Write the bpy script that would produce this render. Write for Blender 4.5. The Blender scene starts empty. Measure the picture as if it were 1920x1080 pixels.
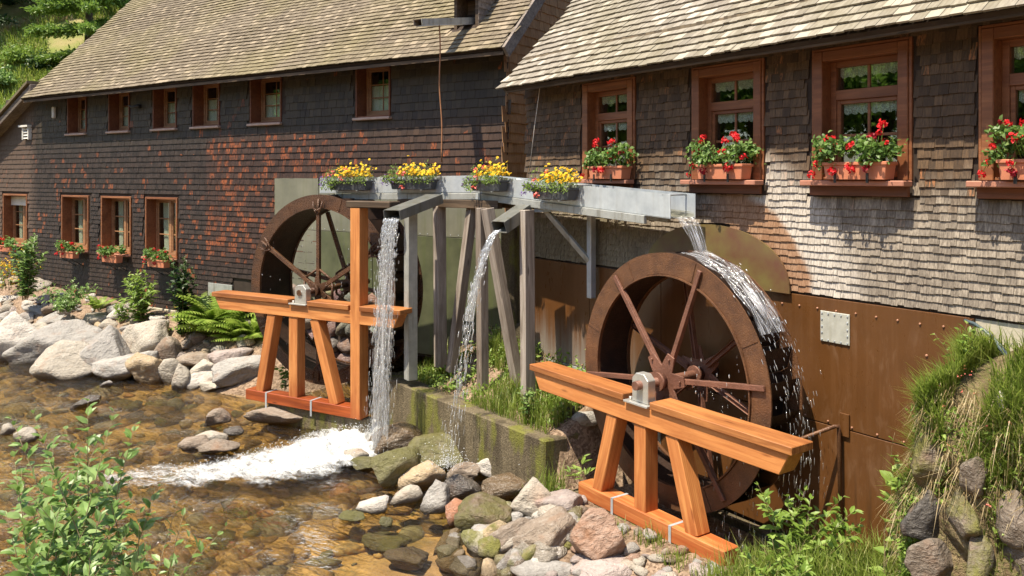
import bpy, bmesh, math, random
import numpy as np
from mathutils import Vector, Matrix, Euler, Quaternion

S = bpy.context.scene
COL = S.collection
random.seed(11)
rng = np.random.default_rng(11)

# ------------------------------------------------------------------ camera, sky, sun, exposure
H = 3.9                                   # eye height above the stream
cam_d = bpy.data.cameras.new('camera')
cam = bpy.data.objects.new('camera', cam_d); COL.objects.link(cam)
cam.location = (0, 0, H); cam.rotation_euler = (math.radians(90), 0, 0)
cam_d.sensor_width = 36; cam_d.lens = 1550/1920*36
cam_d.shift_y = -208/1920                 # level camera with the lens shifted down
cam_d.clip_start = .05; cam_d.clip_end = 500
S.camera = cam

ANG = {'R': math.radians(-55.5), 'L': math.radians(-33.9), 'W': math.radians(-29.5)}
EX = {k: (math.cos(a), math.sin(a)) for k, a in ANG.items()}       # along the wall, to the right
NX = {k: (-math.sin(a), math.cos(a)) for k, a in ANG.items()}      # into the building
def wp(fr, s, D, z=0.): return Vector((s*EX[fr][0]+D*NX[fr][0], s*EX[fr][1]+D*NX[fr][1], z))

SUN_EL = math.radians(66)
sh = Vector((-NX['L'][0]-.34*EX['L'][0], -NX['L'][1]-.34*EX['L'][1])).normalized()
sdir = Vector((sh.x*math.cos(SUN_EL), sh.y*math.cos(SUN_EL), math.sin(SUN_EL)))
W = bpy.data.worlds.new('World'); S.world = W; W.use_nodes = True
_n = W.node_tree.nodes; _bg = _n['Background']
_sky = _n.new('ShaderNodeTexSky'); _sky.sky_type = 'NISHITA'; _sky.sun_disc = False
_sky.sun_elevation = SUN_EL; _sky.sun_rotation = math.atan2(sh.x, sh.y)
W.node_tree.links.new(_sky.outputs[0], _bg.inputs[0]); _bg.inputs[1].default_value = .145
sun_d = bpy.data.lights.new('sun', 'SUN'); sun_d.energy = 4.9; sun_d.angle = math.radians(.53); sun_d.color = (1, .89, .72)
sun = bpy.data.objects.new('sun', sun_d); COL.objects.link(sun)
sun.rotation_euler = sdir.to_track_quat('Z', 'Y').to_euler(); sun.location = (-10, -15, 40)
S.view_settings.view_transform = 'Standard'; S.view_settings.look = 'None'
S.view_settings.gamma = 1; S.view_settings.exposure = .92; S.view_settings.use_curve_mapping = False
S.render.engine = 'CYCLES'
S.cycles.use_denoising = True
S.cycles.max_bounces = 8; S.cycles.transparent_max_bounces = 24
S.cycles.diffuse_bounces = 4; S.cycles.glossy_bounces = 3
S.cycles.caustics_reflective = False; S.cycles.caustics_refractive = False
S.cycles.sample_clamp_indirect = 6

# ------------------------------------------------------------------ node helpers
class NT:
    def __init__(s, name):
        s.m = bpy.data.materials.new(name); s.m.use_nodes = True
        s.t = s.m.node_tree; s.t.nodes.clear()
        s.o = s.t.nodes.new('ShaderNodeOutputMaterial')
    def n(s, typ, ins=None, out=0, **props):
        nd = s.t.nodes.new('ShaderNode'+typ)
        for k, v in props.items(): setattr(nd, k, v)
        for k, v in (ins or {}).items(): s.set(nd.inputs[k], v)
        return nd.outputs[out] if out is not None else nd
    def set(s, sock, v):
        if isinstance(v, bpy.types.NodeSocket): s.t.links.new(v, sock)
        elif sock.type == 'RGBA' and len(v) == 3: sock.default_value = (*v, 1)
        else: sock.default_value = v
    def pos(s, ang=0., scale=(1, 1, 1)):
        p = s.n('NewGeometry', out='Position')
        return s.n('Mapping', {0: p, 2: (0, 0, ang), 3: tuple(1/c for c in scale)}, vector_type='TEXTURE')
    def objc(s, scale=(1, 1, 1)):
        p = s.n('TexCoord', out='Object')
        r = s.n('ObjectInfo', out='Random')
        p = s.n('VectorMath', {0: p, 1: s.n('CombineXYZ', {0: s.math('MULTIPLY', r, 37.), 1: s.math('MULTIPLY', r, 91.), 2: r})}, operation='ADD')
        return s.n('Mapping', {0: p, 3: scale})
    def rand(s, k=0.):
        a = s.n('NewGeometry', out='Random Per Island'); b = s.n('ObjectInfo', out='Random')
        x = s.math('ADD', s.math('MULTIPLY', a, 1.+k*17.31), s.math('MULTIPLY', b, 7.13+k*3.7))
        return s.math('FRACT', x, 0.)
    def math(s, op, a, b=0., c=0.):
        return s.n('Math', {0: a, 1: b, 2: c}, operation=op)
    def noise(s, vec, scale=5., detail=4., rough=.55, dist=0.):
        return s.n('TexNoise', {'Vector': vec, 'Scale': scale, 'Detail': detail, 'Roughness': rough, 'Distortion': dist})
    def ramp(s, f, stops, interp='LINEAR'):
        nd = s.n('ValToRGB', {0: f}, out=None); cr = nd.color_ramp; cr.interpolation = interp
        while len(cr.elements) < len(stops): cr.elements.new(.5)
        for e, (p, c) in zip(cr.elements, stops):
            e.position = p; e.color = (c, c, c, 1) if isinstance(c, (int, float)) else (*c, 1)
        return nd.outputs[0]
    def mix(s, f, a, b, bt='MIX'):
        return s.n('Mix', {0: f, 6: a, 7: b}, out=2, data_type='RGBA', blend_type=bt)
    def sep(s, v, i): return s.n('SeparateXYZ', {0: v}, out=i)
    def step(s, x, a, b):
        return s.n('MapRange', {0: x, 1: a, 2: b, 3: 0., 4: 1.}, interpolation_type='SMOOTHSTEP', clamp=True)
    def bump(s, h, strength=.5, dist=.02, nrm=None):
        i = {'Strength': strength, 'Distance': dist, 'Height': h}
        if nrm is not None: i['Normal'] = nrm
        return s.n('Bump', i)
    def pbr(s, col, rough=.7, nrm=None, metal=0., spec=.35, **kw):
        i = {'Base Color': col, 'Roughness': rough, 'Metallic': metal, 'Specular IOR Level': spec}
        if nrm is not None: i['Normal'] = nrm
        i.update({k.replace('_', ' '): v for k, v in kw.items()})
        return s.n('BsdfPrincipled', i)
    def fin(s, sh, disp=None):
        s.t.links.new(sh, s.o.inputs[0]); return s.m

def m_shingle(name, ang, fn, rough=.72, grain=(70, 70, 5), bump=.35):
    t = NT(name); p = t.pos(ang); q = t.n('Mapping', {0: p, 3: grain})
    g = t.noise(q, 1., 5, .65)
    r1, r2 = t.rand(0), t.rand(1)
    col = fn(t, p, q, g, r1, r2)
    return t.fin(t.pbr(col, rough, t.bump(g, bump, .01)))

def f_left(t, p, q, g, r1, r2):
    s, z = t.sep(p, 0), t.sep(p, 2)
    c = t.mix(t.ramp(r1, [(0, .0), (1, 1.)]), (.010, .0068, .005), (.031, .021, .016))
    c = t.mix(t.math('MULTIPLY', t.ramp(g, [(.5, 0.), (.75, 1.)]), .45), c, (.12, .105, .095))
    up = t.math('MULTIPLY', t.step(z, 4.4, 5.4), .75)
    c = t.mix(up, c, t.mix(r2, (.030, .021, .012), (.070, .050, .026)))
    br = t.math('MULTIPLY', t.step(s, -12.5, -9.), t.math('SUBTRACT', 1., t.step(z, 4.6, 5.2)))
    c = t.mix(t.math('MULTIPLY', br, .6), c, t.mix(r2, (.034, .017, .010), (.085, .046, .027)))
    # weathered orange patches
    big = t.noise(p, .9, 3, .6)
    reg = t.math('MULTIPLY', t.step(s, -15.6, -15.3), t.math('MULTIPLY', t.step(z, 1.6, 3.), t.math('SUBTRACT', 1., t.step(z, 4.55, 4.9))))
    reg = t.math('ADD', t.math('MULTIPLY', reg, .30), t.math('MULTIPLY', t.math('SUBTRACT', 1., t.step(z, 4.2, 4.9)), .05))
    reg = t.math('MULTIPLY', reg, t.math('SUBTRACT', 1.2, t.math('MULTIPLY', t.step(s, -13.2, -10.2), .95)))
    m = t.math('GREATER_THAN', t.math('ADD', reg, t.math('MULTIPLY', t.math('SUBTRACT', big, .5), .8)), r2)
    fine = t.ramp(t.noise(t.n('Mapping', {0: p, 3: (46, 46, 7)}), 1., 4, .65), [(.42, 0.), (.68, 1.)])
    oc = t.mix(g, (.16, .034, .012), (.60, .165, .04))
    c = t.mix(t.math('MULTIPLY', t.math('MINIMUM', t.math('MULTIPLY', reg, 2.2), .55), t.ramp(g, [(.4, 0.), (.6, 1.)])), c, (.085, .032, .018))
    mid = t.ramp(t.noise(t.n('Mapping', {0: p, 3: (2.2, 2.2, 5)}), 1., 3, .6), [(.36, .3), (.56, 1.)])
    c = t.mix(t.math('MULTIPLY', t.math('MULTIPLY', m, fine), mid), c, oc)
    far = t.math('MULTIPLY', t.math('SUBTRACT', 1., t.step(s, -23.2, -22.6)), .6)
    return t.mix(far, c, t.mix(g, (.06, .04, .03), (.20, .13, .09)))

def f_gable(t, p, q, g, r1, r2):
    c = t.mix(r1, (.34, .18, .08), (.47, .27, .13))
    return t.mix(t.math('MULTIPLY', t.ramp(g, [(.35, 1.), (.6, 0.)]), .5), c, (.13, .06, .025))

def f_right(t, p, q, g, r1, r2):
    s, z = t.sep(p, 0), t.sep(p, 2)
    big = t.noise(p, 1.1, 4, .6)
    zz = t.math('ADD', z, t.math('MULTIPLY', t.math('SUBTRACT', big, .5), .7))
    zz = t.math('ADD', zz, t.math('MULTIPLY', t.math('SUBTRACT', r2, .5), .35))
    low = t.mix(r1, (.22, .185, .145), (.38, .325, .255))
    streak = t.ramp(g, [(.38, 1.), (.62, 0.)])
    low = t.mix(t.math('MULTIPLY', streak, .7), low, (.075, .058, .045))
    hi = t.mix(r1, (.065, .040, .022), (.16, .098, .052))
    hi = t.mix(t.math('MULTIPLY', streak, .55), hi, (.028, .02, .015))
    hot = t.math('MULTIPLY', t.math('GREATER_THAN', r2, .93), t.ramp(g, [(.5, 0.), (.6, .8)]))
    hi = t.mix(hot, hi, (.36, .15, .06))
    c = t.mix(t.step(zz, 3.45, 4.1), low, hi)
    # under the eave: grey brown again
    c = t.mix(t.math('MULTIPLY', t.step(z, 5.1, 5.4), .8), c, t.mix(r1, (.09, .07, .045), (.19, .15, .095)))
    # left end: dark, stained by the launder
    lf = t.math('MULTIPLY', t.math('SUBTRACT', 1., t.step(s, -8.2, -7.)), t.math('SUBTRACT', 1., t.step(zz, 3.2, 3.5)))
    gr = t.mix(big, (.16, .14, .085), (.25, .22, .13))
    c = t.mix(t.math('MULTIPLY', lf, .75), c, t.mix(t.math('MULTIPLY', streak, .6), gr, (.05, .04, .03)))
    # wet orange halo around the splash shield, bleached ring outside it
    dx = t.math('SUBTRACT', s, -6.4); dz = t.math('SUBTRACT', z, 2.45)
    d = t.math('SQRT', t.math('ADD', t.math('MULTIPLY', dx, dx), t.math('MULTIPLY', dz, dz)))
    d = t.math('ADD', d, t.math('MULTIPLY', t.math('SUBTRACT', big, .5), .5))
    right = t.step(s, -6.6, -6.1)
    ring = t.math('MULTIPLY', right, t.math('SUBTRACT', 1., t.step(d, 1.28, 1.36)))
    bl = t.math('MULTIPLY', right, t.math('MULTIPLY', t.step(d, 1.25, 1.35), t.math('SUBTRACT', 1., t.step(d, 1.6, 1.95))))
    c = t.mix(t.math('MULTIPLY', bl, t.math('MULTIPLY', .75, t.math('SUBTRACT', 1., t.math('MULTIPLY', streak, .6)))), c, (.58, .53, .46))
    oc = t.mix(g, (.10, .035, .012), (.46, .21, .075))
    return t.mix(t.math('MULTIPLY', ring, .62), c, oc)

def f_roof(c0, c1, moss, streakc, mz):
    def f(t, p, q, g, r1, r2):
        c = t.mix(r1, c0, c1)
        c = t.mix(t.math('MULTIPLY', t.ramp(g, [(.40, 1.), (.6, 0.)]), .55), c, streakc)
        c = t.mix(t.math('MULTIPLY', t.math('GREATER_THAN', r2, .88), .5), c, tuple(min(.6, k*1.6) for k in c1))
        big = t.noise(p, .55, 4, .65)
        m = t.math('MULTIPLY', t.ramp(big, [(.42, 0.), (.62, 1.)]), mz)
        return t.mix(m, c, t.mix(g, moss, tuple(k*1.7 for k in moss)))
    return f

def m_wood(name, c0, c1, dark, rough=.55, spec=.4, wet=None, knots=True):
    t = NT(name); q = t.objc((1.3, 22, 22))
    g = t.noise(q, 1., 5, .6, .6)
    fine = t.noise(t.objc((4, 140, 140)), 1., 2, .5)
    wv = t.n('TexWave', {'Vector': t.objc((.6, 9, 9)), 'Scale': 1.6, 'Distortion': 5., 'Detail': 3., 'Detail Scale': 1.2}, bands_direction='Y')
    c = t.mix(t.n('ObjectInfo', out='Random'), c0, c1)
    c = t.mix(t.math('MULTIPLY', t.ramp(g, [(.3, 1.), (.6, 0.)]), .7), c, dark)
    c = t.mix(t.math('MULTIPLY', t.ramp(wv, [(.5, 0.), (.9, 1.)]), .5), c, dark)
    if knots:
        v = t.n('TexVoronoi', {'Vector': t.objc((1.6, 7, 7)), 'Scale': 1.})
        c = t.mix(t.math('MULTIPLY', t.ramp(v, [(.05, 1.), (.13, 0.)]), .7), c, tuple(k*.45 for k in dark))
    if wet:
        z = t.sep(t.pos(), 2)
        wn = t.math('ADD', z, t.math('MULTIPLY', t.math('SUBTRACT', g, .5), .9))
        c = t.mix(t.math('MULTIPLY', t.math('SUBTRACT', 1., t.step(wn, wet[0], wet[1])), .8), c, wet[2])
    st = t.noise(t.objc((.8, 3, 3)), 1.3, 4, .6)
    c = t.mix(t.math('MULTIPLY', t.ramp(st, [(.48, 0.), (.70, 1.)]), .6), c, tuple(k*.7 for k in dark))
    hgt = t.math('ADD', t.math('MULTIPLY', g, .7), t.math('MULTIPLY', fine, .3))
    return t.fin(t.pbr(c, rough, t.bump(hgt, .25, .01), spec=spec))

def m_plain(name, c0, c1, rough=.6, scale=6., metal=0., bump=.1, spec=.35, streaks=None, **kw):
    t = NT(name); p = t.pos()
    n = t.noise(p, scale, 5, .6)
    c = t.mix(t.ramp(n, [(.3, 0.), (.7, 1.)]), c0, c1)
    if streaks:
        g = t.noise(t.n('Mapping', {0: p, 3: (14, 14, .7)}), 1., 4, .6)
        c = t.mix(t.math('MULTIPLY', t.ramp(g, [(.52, 0.), (.72, 1.)]), streaks[1]), c, streaks[0])
    return t.fin(t.pbr(c, rough, t.bump(t.noise(p, scale*8, 4, .6), bump, .01), metal, spec, **kw))

def m_rust(name, c0, c1, rough=.5, speck=0.):
    t = NT(name); p = t.n('TexCoord', out='Object')
    n = t.noise(p, 5., 6, .65); f = t.noise(p, 60., 4, .65)
    c = t.mix(t.ramp(n, [(.32, 0.), (.68, 1.)]), c0, c1)
    c = t.mix(t.math('MULTIPLY', t.ramp(f, [(.55, 0.), (.75, 1.)]), .5), c, tuple(min(1, k*1.9) for k in c1))
    v = t.math('ADD', f, t.math('MULTIPLY', n, .6))
    return t.fin(t.pbr(c, t.ramp(f, [(.35, rough-.18), (.7, rough+.15)]), t.bump(v, .55, .012+speck), .15, .5))

def m_leaf(name, c0, c1, c2=None, trans=.35, rough=.45):
    t = NT(name); r = t.rand(0)
    st = [(0, c0), (.6, c1), (1, c2 or c1)]
    c = t.ramp(r, st)
    n = t.noise(t.pos(), 9., 3, .6)
    c = t.mix(t.math('MULTIPLY', t.ramp(n, [(.35, 1.), (.6, 0.)]), .45), c, tuple(k*.55 for k in c0))
    b = t.pbr(c, rough, spec=.4)
    tr = t.n('BsdfTranslucent', {0: t.mix(.5, c, tuple(min(1, k*1.5) for k in c1))})
    return t.fin(t.n('MixShader', {0: trans, 1: b, 2: tr}))

def m_rock(name, rough=.8, wet=False, moss=0., rust=0.):
    t = NT(name); oc = t.n('ObjectInfo', out='Color'); p = t.objc((1, 1, 1)); w = t.pos()
    n1 = t.noise(w, 2.6, 6, .62, .5); n2 = t.noise(w, 19., 5, .65)
    ly = t.noise(t.n('Mapping', {0: p, 2: (.5, .3, .4), 3: (2.2, 2.2, 6)}), 1.4, 5, .6, .6)
    c = t.mix(t.ramp(n1, [(.3, 0.), (.7, 1.)]), t.mix(.28, oc, (.05, .04, .03)), oc)
    c = t.mix(t.math('MULTIPLY', t.ramp(ly, [(.5, 0.), (.66, 1.)]), .35), c, t.mix(.55, oc, (.62, .58, .52)))
    c = t.mix(t.math('MULTIPLY', t.ramp(n2, [(.30, 1.), (.44, 0.)]), .55), c, t.mix(.6, oc, (.03, .022, .016)))
    c = t.mix(t.math('MULTIPLY', t.ramp(t.noise(w, 5., 3, .5), [(.55, 0.), (.75, 1.)]), .35+rust), c, (.27, .12, .05))
    if moss:
        mm = t.math('MULTIPLY', t.ramp(t.noise(w, 4.5, 5, .65), [(.5-.2*moss, 0.), (.62-.1*moss, 1.)]), .85)
        c = t.mix(mm, c, t.mix(n2, (.06, .07, .012), (.20, .19, .035)))
    if wet: c = t.mix(.35, c, (.05, .03, .014))
    else:
        z = t.sep(w, 2)       # damp line just above the stream
        c = t.mix(t.math('MULTIPLY', t.math('SUBTRACT', 1., t.step(t.math('ADD', z, t.math('MULTIPLY', n2, .08)), .06, .14)), .65), c, (.05, .035, .02))
    h = t.math('ADD', t.math('MULTIPLY', n2, .4), t.math('ADD', n1, t.math('MULTIPLY', ly, .3)))
    return t.fin(t.pbr(c, rough, t.bump(h, .9, .09), spec=.6 if wet else .3))
def sstep(a,b,x):
    t=np.clip((x-a)/(b-a),0,1); return t*t*(3-2*t)
def terrain(x,y):
    """ground height at world x, y (numpy arrays)"""
    x=np.asarray(x,float); y=np.asarray(y,float)
    sR=x*EX['R'][0]+y*EX['R'][1]; DR=x*NX['R'][0]+y*NX['R'][1]
    sL=x*EX['L'][0]+y*EX['L'][1]; DL=x*NX['L'][0]+y*NX['L'][1]
    n=0.05*np.sin(1.7*x+.6*y)*np.sin(1.3*y-.7*x)+.03*np.sin(4.1*x+1)*np.sin(3.7*y)
    h=-.30+n
    # bank of rubble below the long building
    lb=sstep(8.7,11.1,DL)*(1-sstep(-12.3,-10.9,sL))
    h=h+lb*(1.12+.25*sstep(-16,-24,sL))
    # earth behind the concrete block, up to the passage between the mills
    f=sstep(-12.0,-11.7,sR)*(1-sstep(-7.95,-7.75,sR))*sstep(.12,.18,DR-5.58-.08*(sR+11.92))
    earth=.74+.62*sstep(5.95,7.6,DR)+.35*sstep(7.4,9,DR)
    h=h*(1-f)+earth*f
    # gravel in front of and under the right wheel
    g=sstep(-8.0,-7.6,sR)
    gr=-.32+.34*sstep(4.0,4.9,DR)+.24*sstep(4.8,5.95,DR)-.16*sstep(6.02,6.2,DR)
    gr=gr+.3*sstep(-4.9,-4.1,sR)*sstep(4.6,5.8,DR)+1.9*sstep(-3.3,-2.3,sR)*sstep(6.0,6.8,DR)+n*.5
    h=h*(1-g)+np.maximum(h,gr)*g
    # bank on the camera's side of the stream
    nb=np.clip(7.0-y-.25*np.clip(x,-3,2),0,None)*.36
    h=np.where(y<7.6,np.maximum(h,-.3+nb+n),h)
    # hillside behind the long building
    hh=np.clip(y-23.5-.2*np.clip(x+10,0,40),0,None)*.9
    h=h+np.minimum(hh,30)*sstep(11.3,13.5,DL)
    return h
ROCKS=[
(-10.659, 17.91, 0.283, 0.454, 0.321, 0.476, 0, 'white', 'far', 'white boulder with a pink foot at the water behind the nearest leaves'),
(-9.659, 17.76, 0.229, 0.889, 0.629, 0.389, -8, 'grey', 'far', 'long pale grey boulder, largest on the far bank, with a ridge along its top'),
(-8.761, 16.361, 0.206, 0.551, 0.39, 0.35, 0, 'beige', 'far', 'rounded pale boulder standing in the water in front of the longest boulder'),
(-8.12, 16.582, 0.281, 0.459, 0.325, 0.477, -35, 'grey', 'far', 'slanting grey slab leaning right on the waterline of the far bank'),
(-7.638, 17.321, 0.545, 0.531, 0.376, 0.441, -38, 'beige', 'far', 'big smooth slab tilted up towards the climbing plant below the dark wall'),
(-7.611, 16.271, 0.146, 0.515, 0.364, 0.25, -10, 'grey', 'far', 'low grey boulder with a dark underside at the waterline'),
(-6.986, 15.912, 0.165, 0.35, 0.248, 0.282, -12, 'ochre', 'far', 'peaked beige boulder with a crack at the edge of the stream'),
(-6.555, 15.827, 0.133, 0.215, 0.152, 0.228, 20, 'beige', 'far', 'pale wedge of rock beside the cracked peaked boulder'),
(-6.892, 16.613, 0.384, 0.349, 0.247, 0.314, 12, 'brown', 'far', 'grey-brown block of rock right of the tilted slab'),
(-6.122, 16.084, 0.338, 0.327, 0.231, 0.172, 0, 'brown', 'far', 'brown rounded rock below the big fern'),
(-5.417, 15.783, 0.39, 0.32, 0.227, 0.199, -15, 'pink', 'far', 'pink rock below the smaller fern'),
(-5.877, 15.48, 0.089, 0.278, 0.197, 0.137, -12, 'white', 'far', 'small white rock lying at the waterline'),
(-6.165, 15.338, 0.149, 0.157, 0.111, 0.254, 0, 'beige', 'far', 'small upright beige stone at the waterline beside the white rock'),
(-5.851, 15.663, 0.224, 0.244, 0.173, 0.159, -20, 'beige', 'far', 'beige rock behind the small white waterline rock'),
(-5.434, 15.232, 0.054, 0.34, 0.24, 0.074, -5, 'beige', 'far', 'flat pale rock lying in the water before the left timber trestle'),
(-5.09, 15.291, 0.261, 0.453, 0.321, 0.244, -12, 'grey', 'far', 'grey veined boulder next to the left timber trestle'),
(-7.583, 15.446, 0.034, 0.095, 0.067, 0.058, 0, 'grey', 'far', 'tiny grey stone alone in the water off the far bank'),
(-10.989, 19.182, 0.272, 0.261, 0.184, 0.192, 0, 'beige', 'far', 'stone wedged above the white boulder'),
(-11.787, 19.967, 0.445, 0.231, 0.163, 0.16, 0, 'grey', 'far', 'grey stone in the upper rubble at the far left'),
(-10.793, 19.486, 0.542, 0.311, 0.22, 0.161, -5, 'grey', 'far', 'flat light grey slab in the upper rubble'),
(-10.089, 18.978, 0.518, 0.207, 0.146, 0.183, 0, 'brown', 'far', 'brown knobbly stone in the upper rubble'),
(-9.64, 18.987, 0.617, 0.348, 0.246, 0.137, -10, 'beige', 'far', 'pale loaf shaped stone in the upper rubble below the small fern'),
(-9.556, 18.631, 0.45, 0.19, 0.135, 0.107, 0, 'brown', 'far', 'brown oval stone in the middle of the rubble'),
(-9.012, 18.525, 0.564, 0.177, 0.125, 0.138, 0, 'beige', 'far', 'light stone left of the pale bush in the rubble'),
(-8.902, 18.3, 0.464, 0.249, 0.176, 0.126, 10, 'brown', 'far', 'tan block in the middle of the rubble'),
(-8.229, 17.989, 0.57, 0.305, 0.216, 0.116, -15, 'grey', 'far', 'light grey flat stone on top of the tilted slab'),
(-12.878, 21.146, 0.767, 0.23, 0.163, 0.117, 0, 'white', 'far', 'whitish stone at the left end of the rubble below the yellow flowers'),
(-12.041, 20.531, 0.733, 0.154, 0.109, 0.096, 0, 'white', 'far', 'whitish pebble below the tall leafy plant'),
(-11.543, 20.424, 0.828, 0.222, 0.157, 0.12, 0, 'pink', 'far', 'pinkish stone near the wall behind the spreading bush'),
(-12.603, 20.65, 0.606, 0.197, 0.139, 0.156, 0, 'beige', 'far', 'beige stone at the left edge of the rubble'),
(-11.599, 20.201, 0.654, 0.302, 0.214, 0.109, 0, 'grey', 'far', 'blue-grey stone in the upper rubble'),
(-12.386, 20.315, 0.438, 0.207, 0.147, 0.135, 0, 'grey', 'far', 'dark grey stone at the left edge above the white boulder'),
(-7.242, 14.083, 0.051, 0.258, 0.182, 0.087, -15, 'dark', 'mid', 'dark flat stone breaking the water behind the foreground twigs'),
(-7.705, 12.611, 0.045, 0.112, 0.079, 0.078, 0, 'beige', 'mid', 'pale stone in the shallows at the far left edge'),
(-4.681, 13.097, 0.069, 0.231, 0.163, 0.122, -10, 'brown', 'mid', 'reddish stone lying in the stream left of the rapids'),
(-4.567, 11.917, 0.061, 0.194, 0.137, 0.111, -5, 'brown', 'mid', 'tan stone at the upper edge of the white rapids'),
(-4.446, 12.285, 0.038, 0.208, 0.147, 0.074, 0, 'beige', 'mid', 'pale stone behind the tan stone by the rapids'),
(-4.228, 12.507, 0.04, 0.17, 0.12, 0.075, -5, 'dark', 'mid', 'dark wet stone beside the rapids'),
(-4.223, 11.773, 0.043, 0.302, 0.214, 0.075, 0, 'brown', 'mid', 'wet flat stone washed by the rapids'),
(-3.597, 13.213, 0.08, 0.565, 0.4, 0.138, 0, 'brown', 'mid', 'broad wet rock under the left trestle sill'),
(-6.313, 14.182, -0.196, 0.288, 0.204, 0.048, 0, 'dark', 'mid', 'submerged dark stone in the shallows'),
(-7.22, 12.298, 0.054, 0.167, 0.118, 0.093, 0, 'beige', 'mid', 'pale stone in the shallows behind the shrub'),
(-1.816, 9.478, 0.021, 0.148, 0.105, 0.04, 0, 'green', 'mid', 'green and white stone just above the water'),
(-1.578, 9.667, 0.055, 0.164, 0.116, 0.099, 0, 'white', 'mid', 'wet white-grey stone in the shallow pool'),
(-1.404, 9.3, 0.029, 0.076, 0.054, 0.056, 0, 'green', 'mid', 'little mossy stone in the shallow pool'),
(-1.414, 9.249, -0.18, 0.243, 0.172, 0.078, 0, 'green', 'mid', 'dark green drowned boulder in the shallow pool'),
(-1.111, 8.83, -0.182, 0.244, 0.173, 0.075, 0, 'brown', 'mid', 'brown drowned boulder at the bottom of the pool'),
(-0.56, 8.687, -0.149, 0.199, 0.141, 0.043, 0, 'green', 'mid', 'dark green drowned stone near the sand'),
(-1.652, 11.854, 0.153, 0.515, 0.364, 0.26, -8, 'wet', 'right', 'big wet brown boulder against the concrete block'),
(-1.51, 12.515, 0.284, 0.178, 0.126, 0.08, 0, 'brown', 'right', 'small mossy brown stone on top of the big wet boulder'),
(-1.036, 11.938, 0.263, 0.182, 0.129, 0.135, 0, 'dark', 'right', 'dark rounded stone between wet boulder and concrete wall'),
(-0.959, 11.348, 0.124, 0.463, 0.328, 0.216, 4, 'mossy', 'right', 'olive green boulder under the falling trickle'),
(-0.41, 11.157, 0.142, 0.144, 0.102, 0.175, 0, 'dark', 'right', 'narrow upright grey-green stone beside the pale boulder'),
(-0.161, 10.857, 0.121, 0.293, 0.207, 0.207, 8, 'white', 'right', 'pale pinkish boulder at the foot of the mossy wall'),
(-1.924, 11.105, 0.04, 0.274, 0.194, 0.074, 0, 'green', 'right', 'flat dark green stone at the edge of the rapids'),
(-1.531, 10.594, 0.136, 0.328, 0.232, 0.237, -15, 'mossy', 'right', 'square yellow mossy slab sloping into the pool'),
(-1.156, 10.48, 0.107, 0.262, 0.185, 0.182, 14, 'ochre', 'right', 'orange tan rock beside the mossy slab'),
(-0.594, 10.704, 0.065, 0.232, 0.164, 0.109, 0, 'brown', 'right', 'grey-brown stone below the olive boulder'),
(-1.278, 10.001, 0.055, 0.19, 0.134, 0.102, -12, 'beige', 'right', 'pale brown stone at the edge of the pool'),
(-0.892, 9.733, 0.101, 0.211, 0.149, 0.176, -30, 'grey', 'right', 'splashed grey wedge where the trickle lands'),
(-0.614, 10.13, 0.085, 0.206, 0.145, 0.15, 0, 'dark', 'right', 'dark wet round stone in the splash'),
(-0.157, 10.156, 0.072, 0.328, 0.232, 0.122, -15, 'wet', 'right', 'wet dark striped stone behind the mossy brown boulder'),
(-0.63, 9.389, 0.079, 0.203, 0.144, 0.138, -20, 'red', 'right', 'rust red stone at the water'),
(-0.276, 9.108, 0.161, 0.312, 0.221, 0.227, -6, 'wetmoss', 'right', 'dark brown boulder with green moss on its left side'),
(0.214, 9.207, 0.277, 0.236, 0.167, 0.235, 10, 'beige', 'right', 'tall pale yellowish stone leaning back'),
(0.5, 9.115, 0.254, 0.288, 0.204, 0.138, -10, 'pink', 'right', 'pinkish grey flat boulder below the grass tuft'),
(-0.073, 8.681, 0.111, 0.263, 0.186, 0.153, -25, 'brown', 'right', 'grey-brown stone tilted on the sandy edge'),
(0.312, 8.555, 0.157, 0.363, 0.257, 0.195, -28, 'brown', 'right', 'large rounded grey-brown boulder lying on sand'),
(0.904, 8.196, 0.284, 0.291, 0.206, 0.283, -20, 'rustrock', 'right', 'big reddish brown boulder below the right trestle sill'),
(0.894, 7.96, 0.134, 0.299, 0.211, 0.104, -5, 'pink', 'right', 'grey pink boulder at the bottom edge'),
(0.282, 8.086, 0.036, 0.271, 0.192, 0.073, -5, 'grey', 'right', 'flat grey stone half out of the bottom edge'),
(2.33, 7.938, 0.16, 0.113, 0.08, 0.072, 0, 'dark', 'right', 'dark shiny stone beside the end of the right sill'),
(2.538, 7.82, 0.182, 0.195, 0.138, 0.122, 0, 'rustrock', 'right', 'brown wet rock at the bottom near the leafy plants'),
(-2.182, 11.463, 0.04, 0.194, 0.137, 0.076, 0, 'beige', 'right', 'pale stone awash in the white foam'),
(0.742, 10.456, 0.936, 0.142, 0.1, 0.073, 0, 'dark', 'right', 'dark wet stone behind the near end of the concrete block'),
(0.912, 10.319, 0.889, 0.147, 0.104, 0.095, 0, 'grey', 'right', 'wet stone at the corner of the concrete block'),
]
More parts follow.
